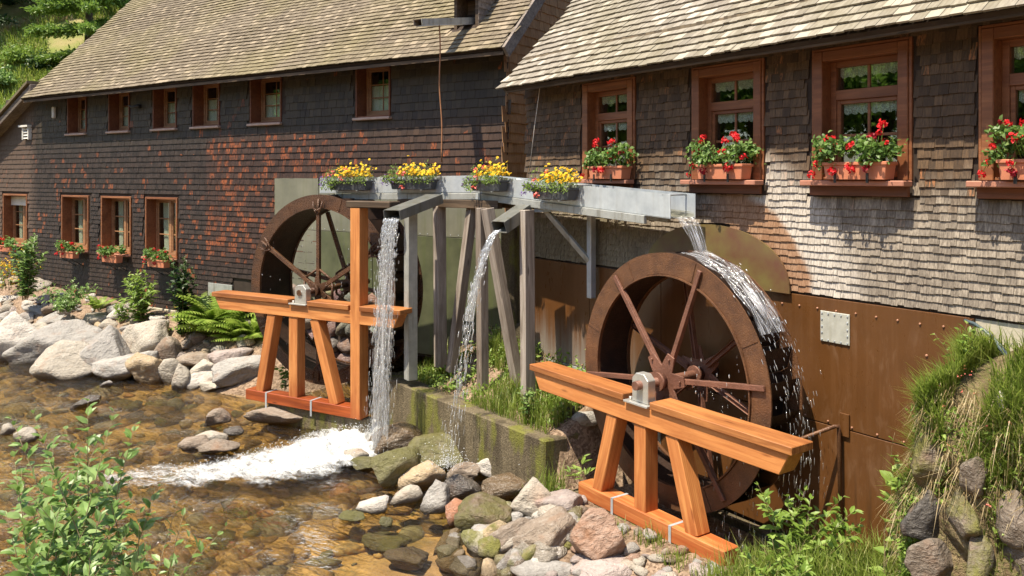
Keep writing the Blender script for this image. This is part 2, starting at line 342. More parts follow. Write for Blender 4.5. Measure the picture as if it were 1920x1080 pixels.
# ------------------------------------------------------------------ materials
M = {}
M['wall_left'] = m_shingle('dark_shingle', ANG['L'], f_left, .62)
M['wall_gable'] = m_shingle('gable_shingle', ANG['L'], f_gable, .75)
M['wall_right'] = m_shingle('grey_shingle', ANG['R'], f_right, .8, bump=.5)
M['roof_left'] = m_shingle('roof_shingle_tan', ANG['L'], f_roof((.15, .118, .078), (.235, .19, .13), (.135, .115, .045), (.08, .06, .036), .42), .85, (45, 7, 7))
M['roof_right'] = m_shingle('roof_shingle_grey', ANG['R'], f_roof((.205, .18, .14), (.35, .315, .255), (.13, .115, .05), (.14, .11, .08), .3), .85, (45, 7, 7))
M['backing'] = m_plain('dark_boarding', (.03, .02, .015), (.05, .035, .025), .9)  # even dark brown for the boards behind the shingles
M['window_wood'] = m_wood('window_wood', (.25, .095, .038), (.30, .12, .047), (.14, .045, .018), .5, knots=False)
M['sash_tan'] = m_wood('sash_tan', (.34, .18, .085), (.40, .22, .11), (.22, .10, .045), .5, knots=False)
M['window_dark'] = m_wood('window_wood_dark', (.19, .066, .028), (.24, .085, .036), (.09, .03, .014), .55, knots=False)
M['sill'] = m_plain('sill_paint', (.36, .16, .105), (.44, .20, .13), .6)
M['sill_grey'] = m_plain('sill_weathered', (.36, .25, .19), (.48, .35, .28), .7)
M['larch'] = m_wood('larch_beam', (.58, .235, .072), (.66, .29, .095), (.38, .115, .03), .5, .4, (.2, .75, (.34, .075, .018)))
M['larch_wet'] = m_wood('larch_beam_wet', (.34, .075, .02), (.38, .09, .025), (.11, .02, .008), .3, .5)
M['grey_timber'] = m_wood('weathered_timber', (.33, .285, .24), (.42, .37, .32), (.12, .085, .06), .8, .25)
M['dark_timber'] = m_wood('dark_timber', (.10, .07, .045), (.16, .11, .07), (.035, .025, .018), .8, .25)
M['verge'] = m_wood('verge_board', (.22, .18, .15), (.30, .25, .21), (.07, .055, .04), .8, .25)
M['rust'] = m_rust('rusty_steel', (.075, .035, .019), (.17, .078, .034), .5)
M['rust_arm'] = m_rust('rusty_arm', (.12, .054, .034), (.22, .10, .064), .55)
M['rust_wet'] = m_rust('wet_rusty_steel', (.05, .024, .013), (.13, .06, .026), .35, .02)
M['rust_dark'] = m_rust('dark_rusty_steel', (.018, .01, .007), (.045, .022, .013), .6)
M['galv'] = m_plain('galvanised_steel', (.42, .46, .49), (.60, .64, .66), .42, 5., .4, .05, .5, ((.34, .34, .32), .3))
M['galv_dark'] = m_plain('dull_zinc', (.30, .31, .29), (.44, .45, .42), .5, 7., .3, .06, .5, ((.12, .10, .06), .6))
M['steel'] = m_plain('machined_steel', (.50, .49, .45), (.62, .60, .54), .35, 12., .6, .03)
M['brown_panel'] = m_plain('brown_painted_sheet', (.112, .046, .0125), (.140, .057, .016), .30, 2.2, 0., .03, .5, ((.20, .10, .045), .3))
def _brown():
    t = NT('brown_sheet_limed'); p = t.pos(ANG['R']); s, z = t.sep(p, 0), t.sep(p, 2)
    n = t.noise(p, 2.2, 5, .6); g = t.noise(t.n('Mapping', {0: p, 3: (16, 16, .8)}), 1., 4, .6); f = t.noise(t.n('Mapping', {0: p, 3: (7, 7, 2.2)}), 1., 5, .7, .6)
    c = t.mix(t.ramp(n, [(.3, 0.), (.7, 1.)]), (.094, .039, .0115), (.118, .049, .0145))
    c = t.mix(t.math('MULTIPLY', t.ramp(g, [(.5, 0.), (.75, 1.)]), .25), c, (.20, .10, .045))
    left = t.math('SUBTRACT', 1., t.step(s, -8.3, -7.3))                      # lime film where the splash dries
    k = t.math('MULTIPLY', left, t.math('SUBTRACT', 1., t.step(t.math('ADD', z, t.math('MULTIPLY', t.math('SUBTRACT', g, .5), 1.1)), 1.1, 2.0)))
    c = t.mix(t.math('MULTIPLY', k, .8), c, (.27, .25, .22))
    k2 = t.math('MULTIPLY', t.math('MULTIPLY', t.step(s, -5.6, -4.6), t.math('SUBTRACT', 1., t.step(z, 2.2, 2.7))), t.ramp(f, [(.52, 0.), (.70, .5)]))
    c = t.mix(k2, c, (.21, .12, .065))
    d = t.math('MULTIPLY', t.ramp(t.noise(t.n('Mapping', {0: p, 3: (10, 10, .6)}), 1.3, 4, .6), [(.56, 0.), (.7, .5)]), t.math('SUBTRACT', 1., t.step(z, .6, 1.6)))
    c = t.mix(d, c, (.035, .018, .008))
    return t.fin(t.pbr(c, t.ramp(f, [(.3, .24), (.7, .42)]), t.bump(n, .06, .05), spec=.5))
M['brown_panel'] = _brown()
M['wet_zinc'] = m_plain('wet_zinc', (.13, .135, .12), (.21, .21, .19), .3, 6., .2, .06, .5, ((.10, .085, .03), .6))
M['larch_cap'] = m_wood('larch_cap', (.42, .165, .048), (.50, .21, .066), (.20, .06, .016), .5, .4)
M['shield'] = m_plain('algae_sheet', (.13, .058, .034), (.17, .145, .045), .4, 2.6, 0., .04, .5)
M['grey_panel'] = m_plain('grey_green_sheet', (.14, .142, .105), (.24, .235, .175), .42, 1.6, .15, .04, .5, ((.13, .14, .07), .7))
M['shaded_panel'] = m_plain('shaded_zinc', (.060, .068, .036), (.13, .14, .075), .4, 1.8, .1, .04, .5, ((.10, .13, .035), .7))  # greener, darker sheet: shade on the lower panels is painted into the colour
M['plate'] = m_plain('zinc_plate', (.40, .40, .34), (.52, .52, .45), .5, 14., .2, .05, .4, ((.3, .28, .2), .5))
M['rivet'] = m_plain('rivet', (.30, .14, .08), (.42, .22, .14), .35)
M['terracotta'] = m_plain('terracotta', (.50, .185, .10), (.58, .22, .12), .6, 8.)
M['planter'] = m_plain('grey_plastic', (.055, .058, .062), (.075, .078, .082), .45, 8.)
M['white'] = m_plain('white_paint', (.62, .60, .54), (.74, .72, .66), .5)
M['black'] = m_plain('black_iron', (.015, .014, .013), (.03, .027, .024), .5)
M['rope'] = m_plain('rope', (.27, .12, .05), (.38, .18, .09), .8, 30.)
M['cord'] = m_plain('cord', (.55, .52, .46), (.68, .65, .6), .7, 30.)
M['hose'] = m_plain('hose', (.05, .075, .085), (.09, .12, .13), .3, 10.)
M['soil'] = m_plain('potting_soil', (.03, .02, .012), (.06, .04, .022), .95, 40., bump=.6)
M['interior'] = m_plain('dark_room', (.05, .04, .03), (.07, .055, .04), .9)
M['plaster'] = m_plain('plinth_plaster', (.40, .36, .27), (.52, .47, .36), .85, 4., bump=.3, streaks=((.2, .19, .11), .5))

M['rock'] = m_rock('rock_dry')
M['rock_wet'] = m_rock('rock_wet', .22, wet=True)
M['rock_moss'] = m_rock('rock_mossy', .55, wet=True, moss=.9)
M['rock_moss_dry'] = m_rock('rock_mossy_dry', .8, moss=.5)
M['rock_rust'] = m_rock('rock_rusty', .45, rust=.3)

M['leaf_ger'] = m_leaf('geranium_leaf', (.08, .16, .03), (.16, .28, .06), (.26, .36, .12))
M['leaf_mid'] = m_leaf('shrub_leaf', (.11, .20, .045), (.22, .35, .09), (.34, .45, .18), rough=.38)
M['leaf_bright'] = m_leaf('bright_leaf', (.13, .22, .03), (.23, .34, .06), (.33, .43, .11))
M['leaf_back'] = m_leaf('backlit_leaf', (.10, .20, .03), (.18, .32, .05), (.26, .38, .08), trans=.6)
M['leaf_dark'] = m_leaf('dark_leaf', (.018, .05, .012), (.045, .095, .022), (.08, .14, .03))
M['fern'] = m_leaf('fern_leaf', (.16, .26, .03), (.27, .38, .06), (.36, .44, .09))
M['grass'] = m_leaf('grass_blade', (.13, .20, .028), (.25, .33, .055), (.42, .42, .15), trans=.45)
M['grass_dry'] = m_leaf('dry_grass', (.34, .25, .12), (.50, .39, .21), (.60, .50, .30))
M['needle'] = m_leaf('needles', (.10, .19, .025), (.19, .30, .05), (.28, .38, .08))
M['needle_dark'] = m_leaf('needles_dark', (.016, .04, .010), (.035, .075, .018), (.05, .10, .022))
M['twig'] = m_plain('twig', (.16, .12, .06), (.28, .22, .12), .8, 20.)
M['bark'] = m_plain('bark', (.07, .05, .035), (.12, .09, .06), .9, 12., bump=.5)
def m_petal(name, a, b):
    t = NT(name); c = t.mix(t.rand(0), a, b)
    return t.fin(t.n('MixShader', {0: .25, 1: t.pbr(c, .5, spec=.3), 2: t.n('BsdfTranslucent', {0: c})}))
M['red'] = m_petal('red_petal', (.55, .012, .018), (.82, .035, .04))
M['dark_red'] = m_petal('dark_red_petal', (.22, .008, .018), (.40, .015, .03))
M['yellow'] = m_petal('yellow_petal', (.80, .48, .01), (.88, .62, .03))
M['pink'] = m_petal('pink_petal', (.80, .16, .13), (.86, .26, .22))
M['purple'] = m_petal('purple_petal', (.18, .06, .38), (.30, .12, .50))

def _glass():
    t = NT('window_glass')
    g = t.n('NewGeometry', out=None); c = t.math('ABSOLUTE', t.n('VectorMath', {0: g.outputs['Incoming'], 1: g.outputs['Normal']}, out=1, operation='DOT_PRODUCT'))
    fr = t.math('ADD', .09, t.math('MULTIPLY', .91, t.math('POWER', t.math('SUBTRACT', 1., c), 5.)))
    return t.fin(t.n('MixShader', {0: fr, 1: t.n('BsdfTransparent', {0: (.86, .9, .86)}), 2: t.n('BsdfGlossy', {0: (1, 1, 1), 1: .015})}))
M['glass'] = _glass()
def _lace():
    t = NT('lace_curtain'); p = t.n('TexCoord', out='Object')
    v = t.n('TexVoronoi', {'Vector': p, 'Scale': 75.})
    h = t.ramp(v, [(.38, 1.), (.55, .6)])
    return t.fin(t.n('MixShader', {0: h, 1: t.n('BsdfTransparent', {0: (1, 1, 1)}), 2: t.pbr((.80, .80, .76), .8)}))
M['lace'] = _lace()
M['curtain'] = m_plain('pale_curtain', (.72, .73, .62), (.80, .81, .70), .8)

def _water():
    t = NT('stream_water'); p = t.pos(math.radians(-35))
    q = t.n('Mapping', {0: p, 3: (1.1, 3.6, 1)})
    h = t.math('ADD', t.math('MULTIPLY', t.noise(q, 1.6, 3, .5, .4), 1.), t.math('MULTIPLY', t.noise(q, 5.5, 3, .55, .6), .5))
    h = t.math('ADD', h, t.math('MULTIPLY', t.noise(p, 26., 2, .5), .1))
    calm = t.step(t.n('VectorMath', {0: t.pos(), 1: (-.6, 8.6, 0)}, out=1, operation='DISTANCE'), .6, 2.6)
    nb = t.n('Bump', {'Strength': t.math('ADD', .25, t.math('MULTIPLY', calm, .75)), 'Distance': .21, 'Height': h})
    fr = t.n('Fresnel', {0: 1.33, 1: nb})
    gl = t.n('BsdfGlossy', {0: (1, 1, 1), 1: .045, 'Normal': nb})
    # ripples also bend the light through the surface a little
    cr = t.ramp(h, [(.55, 1.), (.95, .7)])
    tint = t.mix(1., t.mix(calm, (.97, .93, .80), (.97, .92, .76)), cr, 'MULTIPLY')
    tr = t.n('MixShader', {0: t.math('MULTIPLY', calm, .16), 1: t.n('BsdfTransparent', {0: tint}), 2: t.n('BsdfRefraction', {0: tint, 1: .03, 2: 1.2, 'Normal': nb})})
    return t.fin(t.n('MixShader', {0: t.math('MINIMUM', t.math('MULTIPLY', fr, 1.1), 1.), 1: tr, 2: gl}))
M['water'] = _water()
def _foam():
    t = NT('foam'); p = t.pos(math.radians(-18)); uv = t.n('UVMap', out=0)
    edge = t.sep(uv, 1); u = t.sep(uv, 0)
    n = t.noise(t.n('Mapping', {0: p, 3: (3.2, 6, 4)}), 1., 7, .66, .5)
    f2 = t.noise(t.n('Mapping', {0: p, 3: (17, 24, 16)}), 1., 5, .68, .4)
    a = t.math('ADD', t.math('MULTIPLY', n, .9), t.math('MULTIPLY', f2, .55))
    e = t.math('MULTIPLY', t.math('SUBTRACT', 1., t.math('POWER', t.math('ABSOLUTE', t.math('SUBTRACT', t.math('MULTIPLY', edge, 2.), 1.)), 2.2)), t.math('SUBTRACT', 1.12, t.math('MULTIPLY', u, .75)))
    k = t.step(t.math('ADD', a, t.math('MULTIPLY', e, .95)), 1.05, 1.5)
    b = t.pbr(t.mix(f2, (.40, .415, .41), (.82, .83, .82)), .5, t.bump(a, .7, .10), spec=.4)
    return t.fin(t.n('MixShader', {0: k, 1: t.n('BsdfTransparent', {0: (1, 1, 1)}), 2: b}))
M['foam'] = _foam()
def _jet():
    t = NT('falling_water')
    gl = t.n('BsdfGlossy', {0: (1, 1, 1), 1: .12})
    df = t.n('BsdfDiffuse', {0: (.8, .82, .83)})
    tl = t.n('BsdfTranslucent', {0: (.86, .88, .9)})
    b = t.n('MixShader', {0: .4, 1: t.n('MixShader', {0: .5, 1: df, 2: tl}), 2: gl})
    return t.fin(t.n('MixShader', {0: t.ramp(t.rand(0), [(0, .10), (.5, .4), (1, .95)]), 1: t.n('BsdfTransparent', {0: (.95, .96, .97)}), 2: b}))
M['jet'] = _jet()
def _sheetwater():
    t = NT('sliding_water'); p = t.n('TexCoord', out='UV')
    n = t.noise(t.n('Mapping', {0: p, 3: (22, 2.2, 1)}), 1., 4, .6, .3)
    gl = t.n('BsdfGlossy', {0: (1, 1, 1), 1: .08, 'Normal': t.bump(n, 1., .03)})
    df = t.n('BsdfDiffuse', {0: (.85, .87, .9)})
    w = t.n('MixShader', {0: .5, 1: df, 2: gl})
    return t.fin(t.n('MixShader', {0: t.ramp(n, [(.46, .05), (.66, .8)]), 1: t.n('BsdfTransparent', {0: (.93, .93, .92)}), 2: w}))
M['sheetwater'] = _sheetwater()

def _ground():
    t = NT('ground'); p = t.pos(); z = t.sep(p, 2); y = t.sep(p, 1)
    n = t.noise(p, 2.2, 5, .62, .4); f = t.noise(p, 22., 5, .65); v = t.n('TexVoronoi', {'Vector': p, 'Scale': 34.}, out=1)
    bed = t.mix(t.ramp(n, [(.32, 0.), (.7, 1.)]), (.36, .215, .06), (.70, .46, .16))
    bed = t.mix(t.math('MULTIPLY', t.ramp(f, [(.3, 1.), (.5, 0.)]), .6), bed, (.07, .045, .015))
    bed = t.mix(t.math('MULTIPLY', t.ramp(t.noise(p, 1.3, 4, .6), [(.54, 0.), (.68, 1.)]), .7), bed, (.08, .085, .018))
    sand = t.mix(f, (.30, .19, .10), (.48, .33, .19))
    pool = t.math('SUBTRACT', 1., t.step(t.n('VectorMath', {0: p, 1: (-.2, 8.3, 0)}, out=1, operation='DISTANCE'), .9, 1.9))
    bed = t.mix(pool, bed, sand)
    gravel = t.mix(t.sep(v, 0), (.13, .085, .055), (.36, .26, .18))
    gravel = t.mix(t.math('MULTIPLY', t.ramp(n, [(.45, 0.), (.65, 1.)]), .6), gravel, (.08, .05, .028))
    c = t.mix(t.step(z, -.08, .02), bed, gravel)
    hill = t.mix(t.ramp(t.noise(p, .9, 5, .6), [(.38, 0.), (.62, 1.)]), (.15, .20, .035), (.28, .24, .10))
    c = t.mix(t.step(y, 22.5, 24.5), c, hill)
    return t.fin(t.pbr(c, .85, t.bump(t.math('ADD', f, n), .6, .05), spec=.25))
M['ground'] = _ground()
def _concrete():
    t = NT('mossy_concrete'); p = t.pos(); z = t.sep(p, 2)
    n = t.noise(p, 1.8, 5, .62); f = t.noise(p, 45., 4, .7)
    g = t.noise(t.n('Mapping', {0: p, 3: (5, 5, .8)}), 1., 4, .6)
    c = t.mix(t.ramp(f, [(.35, 0.), (.65, 1.)]), (.09, .07, .04), (.205, .165, .10))
    c = t.mix(t.math('MULTIPLY', t.ramp(g, [(.38, 1.), (.55, 0.)]), .7), c, (.045, .033, .018))
    ms = t.math('MULTIPLY', t.ramp(t.noise(t.n('Mapping', {0: p, 3: (2.3, 2.3, .9)}), 1., 5, .65), [(.52, 0.), (.62, 1.)]), .9)
    c = t.mix(ms, c, t.mix(f, (.085, .09, .014), (.24, .235, .04)))
    return t.fin(t.pbr(c, .75, t.bump(t.math('ADD', f, t.math('MULTIPLY', n, 2.)), .7, .03)))
M['concrete'] = _concrete()

# ------------------------------------------------------------------ mesh helpers
class MB:
    """collects polygons; build() links them as one mesh object"""
    def __init__(s): s.v = []; s.f = []; s.sm = []
    def add(s, vs, fs, smooth=False, mat=None):
        o = len(s.v)
        s.v += [tuple(mat @ Vector(v)) if mat is not None else tuple(v) for v in vs]
        s.f += [tuple(i+o for i in f) for f in fs]; s.sm += [smooth]*len(fs)
        return s
    def box(s, x0, x1, y0, y1, z0, z1, mat=None):
        v = [(x0, y0, z0), (x1, y0, z0), (x1, y1, z0), (x0, y1, z0), (x0, y0, z1), (x1, y0, z1), (x1, y1, z1), (x0, y1, z1)]
        return s.add(v, [(0, 3, 2, 1), (4, 5, 6, 7), (0, 1, 5, 4), (1, 2, 6, 5), (2, 3, 7, 6), (3, 0, 4, 7)], False, mat)
    def prism(s, poly, y0, y1, mat=None):
        """polygon in xz, counter-clockwise seen from -y, extruded from y0 to y1"""
        n = len(poly)
        v = [(x, y0, z) for x, z in poly]+[(x, y1, z) for x, z in poly]
        f = [tuple(range(n)), tuple(range(2*n-1, n-1, -1))]+[(i, i+n, (i+1) % n+n, (i+1) % n) for i in range(n)]
        return s.add(v, f, False, mat)
    def tube(s, pts, r, n=8, cap=True):
        pts = [Vector(p) for p in pts]; rr = r if hasattr(r, '__len__') else [r]*len(pts)
        o = len(s.v); up = None
        for i, p in enumerate(pts):
            d = (pts[min(i+1, len(pts)-1)]-pts[max(i-1, 0)]).normalized()
            if up is None: up = d.orthogonal().normalized()
            up = (up-d*up.dot(d)).normalized(); b = d.cross(up)
            for k in range(n):
                a = 2*math.pi*k/n
                s.v.append(tuple(p+(up*math.cos(a)+b*math.sin(a))*rr[i]))
        for i in range(len(pts)-1):
            for k in range(n):
                s.f.append((o+i*n+k, o+i*n+(k+1) % n, o+(i+1)*n+(k+1) % n, o+(i+1)*n+k)); s.sm.append(True)
        if cap:
            s.f.append(tuple(o+k for k in range(n-1, -1, -1))); s.f.append(tuple(o+(len(pts)-1)*n+k for k in range(n))); s.sm += [False]*2
        return s
    def mesh(s, name, mat, bevel=0.):
        me = bpy.data.meshes.new(name); me.from_pydata(s.v, [], s.f)
        me.polygons.foreach_set('use_smooth', s.sm)
        if bevel:
            bm = bmesh.new(); bm.from_mesh(me)
            es = [e for e in bm.edges if len(e.link_faces) == 2 and e.calc_face_angle(0) > .5]
            bmesh.ops.bevel(bm, geom=es, offset=bevel, segments=1, affect='EDGES', clamp_overlap=True)
            bm.to_mesh(me); bm.free()
        me.materials.append(M[mat] if isinstance(mat, str) else mat); me.update(); return me
    def build(s, name, mat, parent=None, loc=(0, 0, 0), rot=(0, 0, 0), bevel=0.):
        return put(name, s.mesh(name, mat, bevel), parent, loc, rot)

def put(name, me, parent=None, loc=(0, 0, 0), rot=(0, 0, 0), scale=None):
    o = bpy.data.objects.new(name, me); COL.objects.link(o)
    if parent is not None: o.parent = parent
    o.location = loc; o.rotation_euler = rot
    if scale is not None: o.scale = scale
    return o
def np_mesh(name, V, F, mat, smooth=False, uv=None):
    """V (n,3), F (m,k) arrays"""
    V = np.asarray(V, np.float32); F = np.asarray(F, np.int32); m, k = F.shape
    me = bpy.data.meshes.new(name)
    me.vertices.add(len(V)); me.vertices.foreach_set('co', V.ravel())
    me.loops.add(m*k); me.loops.foreach_set('vertex_index', F.ravel())
    me.polygons.add(m); me.polygons.foreach_set('loop_start', np.arange(0, m*k, k, dtype=np.int32))
    me.polygons.foreach_set('use_smooth', np.full(m, smooth))
    me.update(calc_edges=True)
    if uv is not None:
        l = me.uv_layers.new(name='UVMap'); l.data.foreach_set('uv', np.asarray(uv, np.float32)[F.ravel()].ravel())
    me.materials.append(M[mat] if isinstance(mat, str) else mat); return me
def tag(o, label=None, cat=None, group=None, kind=None):
    for k, v in (('label', label), ('category', cat), ('group', group), ('kind', kind)):
        if v: o[k] = v
    return o
class Thing:
    """an Empty at the thing's base in a wall frame; children are given in that frame's (along, depth, height)"""
    def __init__(s, name, label, cat, fr, a, D, z, group=None):
        s.o = bpy.data.objects.new(name, None); COL.objects.link(s.o); s.o.empty_display_size = .2
        s.o.location = wp(fr, a, D, z); s.o.rotation_euler = (0, 0, ANG[fr]); s.b = Vector((a, D, z))
        tag(s.o, label, cat, group)
    def part(s, name, mb, mat, bevel=0.): return mb.build(name, mat, s.o, -s.b, bevel=bevel)
    def put(s, name, me): return put(name, me, s.o, -s.b)
def empty(name, loc, label, cat, group=None, rotz=0.):
    o = bpy.data.objects.new(name, None); COL.objects.link(o); o.location = loc; o.rotation_euler = (0, 0, rotz); o.empty_display_size = .2
    return tag(o, label, cat, group)
def beam(name, parent, base, p0, p1, w, d, mat, bevel=.006, y=None, pre=None):
    """squared timber from p0 to p1 (thing frame coordinates), w across, d deep; its own x axis runs along the grain"""
    p0, p1 = Vector(p0), Vector(p1); ax = (p1-p0); L = ax.length; ax.normalize()
    yv = Vector(y or (0, 1, 0)); yv = (yv-ax*yv.dot(ax)).normalized(); zv = ax.cross(yv)
    me = MB().box(0, L, -d/2, d/2, -w/2, w/2).mesh(name, mat, bevel)
    o = put(name, me, parent)
    ml = Matrix.Translation(p0-base) @ Matrix((ax, yv, zv)).transposed().to_4x4(); o.matrix_local = pre @ ml if pre is not None else ml
    return o

# many small leaves as one mesh --------------------------------------------------
def norm(a): return a/np.maximum(np.linalg.norm(a, axis=-1, keepdims=True), 1e-9)
def leaf_arrays(P, Dv, Nv, L, wr=.5, fold=.25, droop=.15):
    P = np.asarray(P, float); n = len(P); Dv = norm(np.asarray(Dv, float)); Nv = np.asarray(Nv, float)
    Nv = norm(Nv-Dv*(Nv*Dv).sum(1, keepdims=True)); Sv = np.cross(Dv, Nv); L = np.broadcast_to(np.asarray(L, float), (n,))[:, None]
    def pt(a, b, c): return P+L*(Dv*a+Sv*b+Nv*c)
    w = wr/2
    V = np.stack([pt(0, 0, 0), pt(.3, w*.9, fold*w), pt(.68, w*.75, fold*w-droop*.5), pt(1, 0, -droop),
                  pt(.68, -w*.75, fold*w-droop*.5), pt(.3, -w*.9, fold*w), pt(.5, 0, -droop*.2)], 1).reshape(-1, 3)
    f = np.array([(0, 6, 1, 1), (1, 6, 2, 2), (2, 6, 3, 3), (3, 6, 4, 4), (4, 6, 5, 5), (5, 6, 0, 0)])[:, :3]
    F = (np.arange(n)[:, None, None]*7+f[None]).reshape(-1, 3)
    return V, F
def leaves(name, P, Dv, Nv, L, mat, **kw):
    V, F = leaf_arrays(P, Dv, Nv, L, **kw); return np_mesh(name, V, F, mat)
def grass(name, P, Hh, lean, mat, w=.006, curl=.35):
    P = np.asarray(P, float); n = len(P); Hh = np.broadcast_to(np.asarray(Hh, float), (n,))[:, None]
    a = rng.uniform(0, 2*np.pi, n); d = np.stack([np.cos(a), np.sin(a), 0*a], 1)
    lean = np.asarray(lean, float)*np.ones((n, 3))+d*rng.uniform(.05, .55, (n, 1))
    sd = np.stack([-np.sin(a), np.cos(a), 0*a], 1)*w*rng.uniform(.6, 1.4, (n, 1))
    up = np.array([0, 0, 1.])
    m = P+Hh*(.55*up+lean*.35); tip = P+Hh*(up*(1-curl*rng.uniform(0, 1, (n, 1)))+lean)
    V = np.stack([P-sd, P+sd, m-sd*.8, m+sd*.8, tip], 1).reshape(-1, 3)
    f = np.array([(0, 1, 3), (0, 3, 2), (2, 3, 4)]); F = (np.arange(n)[:, None, None]*5+f[None]).reshape(-1, 3)
    return np_mesh(name, V, F, mat)
def rdir(n, up=0.):
    v = rng.normal(size=(n, 3)); v[:, 2] += up; return norm(v)

# angular boulders ----------------------------------------------------------------
def ico(sub):
    bm = bmesh.new(); bmesh.ops.create_icosphere(bm, subdivisions=sub, radius=1.)
    V = np.array([v.co[:] for v in bm.verts]); F = np.array([[v.index for v in f.verts] for f in bm.faces]); bm.free(); return V, F
ICO = {k: ico(k) for k in (1, 2, 3, 4)}
def rock_arrays(seed, sub=3, facets=11, rough=.05, sharp=14.):
    r = np.random.default_rng(seed); V, F = ICO[sub]
    n = norm(r.normal(size=(facets, 3))); d = r.uniform(.56, 1.0, facets)
    c = np.maximum(V @ n.T, .02)/d
    k = (np.mean(c**sharp, 1)*facets)**(1/sharp)
    rad = 1/np.maximum(k, .66)
    n2 = norm(r.normal(size=(34, 3))); d2 = r.uniform(.90, 1.04, 34)
    c2 = np.maximum(V @ n2.T, .02)/d2; rad = np.minimum(rad, 1.12/((np.mean(c2**40, 1)*34)**(1/40)))
    for q in range(3):
        f = 2.3*1.9**q; ph = r.uniform(0, 6, 9); a = r.normal(size=(3, 3))
        rad *= 1+rough*1.1/(1.5**q)*np.sin(f*V @ a[0]+ph[0])*np.sin(f*V @ a[1]+ph[1])
    return V*rad[:, None], F
ROCKM = {}
def rock_mesh(i, mat, sub=3):
    k = (i, mat, sub)
    if k not in ROCKM:
        V, F = rock_arrays(100+i, sub, 7+i % 5, .045, 60+(i*11) % 60); ROCKM[k] = np_mesh('rock', V, F, mat, True)
    return ROCKM[k]
def project(p):
    if p.y < .3: return None
    return 960+1550*p.x/p.y, 332+1550*(H-p.z)/p.y
# ------------------------------------------------------------------ ground and stream
def grid_lines(parts):
    out = []
    for a, b, st in parts: out += list(np.arange(a, b, st))
    return np.array(out+[parts[-1][1]])
gx = grid_lines([(-80, -20, 2.5), (-20, -8, .3), (-8, 4.5, .11), (4.5, 9, .4), (9, 60, 3)])
gy = grid_lines([(-60, -2, 2.), (-2, 4.5, .3), (4.5, 16, .11), (16, 26, .25), (26, 60, .8), (60, 100, 4)])
XX, YY = np.meshgrid(gx, gy, indexing='ij')
ZZ = terrain(XX, YY)
ZZ = ZZ+np.where(YY > 23.5, .25*np.sin(1.1*XX)*np.sin(.9*YY), 0)
nx, ny = XX.shape
idx = np.arange(nx*ny).reshape(nx, ny)
FF = np.stack([idx[:-1, :-1], idx[1:, :-1], idx[1:, 1:], idx[:-1, 1:]], -1).reshape(-1, 4)
tag(put('ground', np_mesh('ground', np.stack([XX, YY, ZZ], -1).reshape(-1, 3), FF, 'ground', True)), kind='structure')
wx = grid_lines([(-45, -14, 1.), (-14, 4, .09)]); wy = grid_lines([(3.5, 19.5, .09), (19.5, 30, .6)])
WX, WY = np.meshgrid(wx, wy, indexing='ij')
aw = math.radians(-35); wu = WX*math.cos(aw)+WY*math.sin(aw); wv = -WX*math.sin(aw)+WY*math.cos(aw)
amp = np.clip((np.hypot(WX+.4, WY-8.4)-.8)/2, .15, 1)
WZ = amp*(.012*np.sin(5.3*wv+1.2*np.sin(1.1*wu))+.010*np.sin(9.1*wv+2.3*wu+1.5*np.sin(2.1*wu))+.008*np.sin(3.1*wu-6.7*wv+np.sin(3*wv)))
sRw = WX*EX['R'][0]+WY*EX['R'][1]
nx, ny = WX.shape; idx = np.arange(nx*ny).reshape(nx, ny)
FF = np.stack([idx[:-1, :-1], idx[1:, :-1], idx[1:, 1:], idx[:-1, 1:]], -1).reshape(-1, 4)
tag(put('water', np_mesh('water', np.stack([WX, WY, WZ], -1).reshape(-1, 3), FF, 'water', True)), kind='structure')

# ------------------------------------------------------------------ shingled surfaces
def shingle_unit(t=.014, p=.03, lf=1.6):
    """one tapered shingle, unit width and unit exposure along x and z, outer side towards -y"""
    return (np.array([(-.5, -p, 0), (.5, -p, 0), (.5, -p+t, 0), (-.5, -p+t, 0), (-.5, -.004, lf), (.5, -.004, lf), (.5, -.001, lf), (-.5, -.001, lf)]),
            np.array([(0, 1, 5, 4), (0, 3, 2, 1), (1, 2, 6, 5), (0, 4, 7, 3)]))
def lay_shingles(u0, u1, rows, wmin, wmax, keep, seed, jit=.006):
    r = np.random.default_rng(seed); out = []
    for v, e in rows:
        u = u0-r.uniform(0, wmax)
        while u < u1:
            w = r.uniform(wmin, wmax)
            if keep(u+w/2, v+e*.4, w, e): out.append((u+w/2, v+r.uniform(-jit, jit), w*.975, e, r.uniform(-.003, .002)))
            u += w
    return np.array(out)
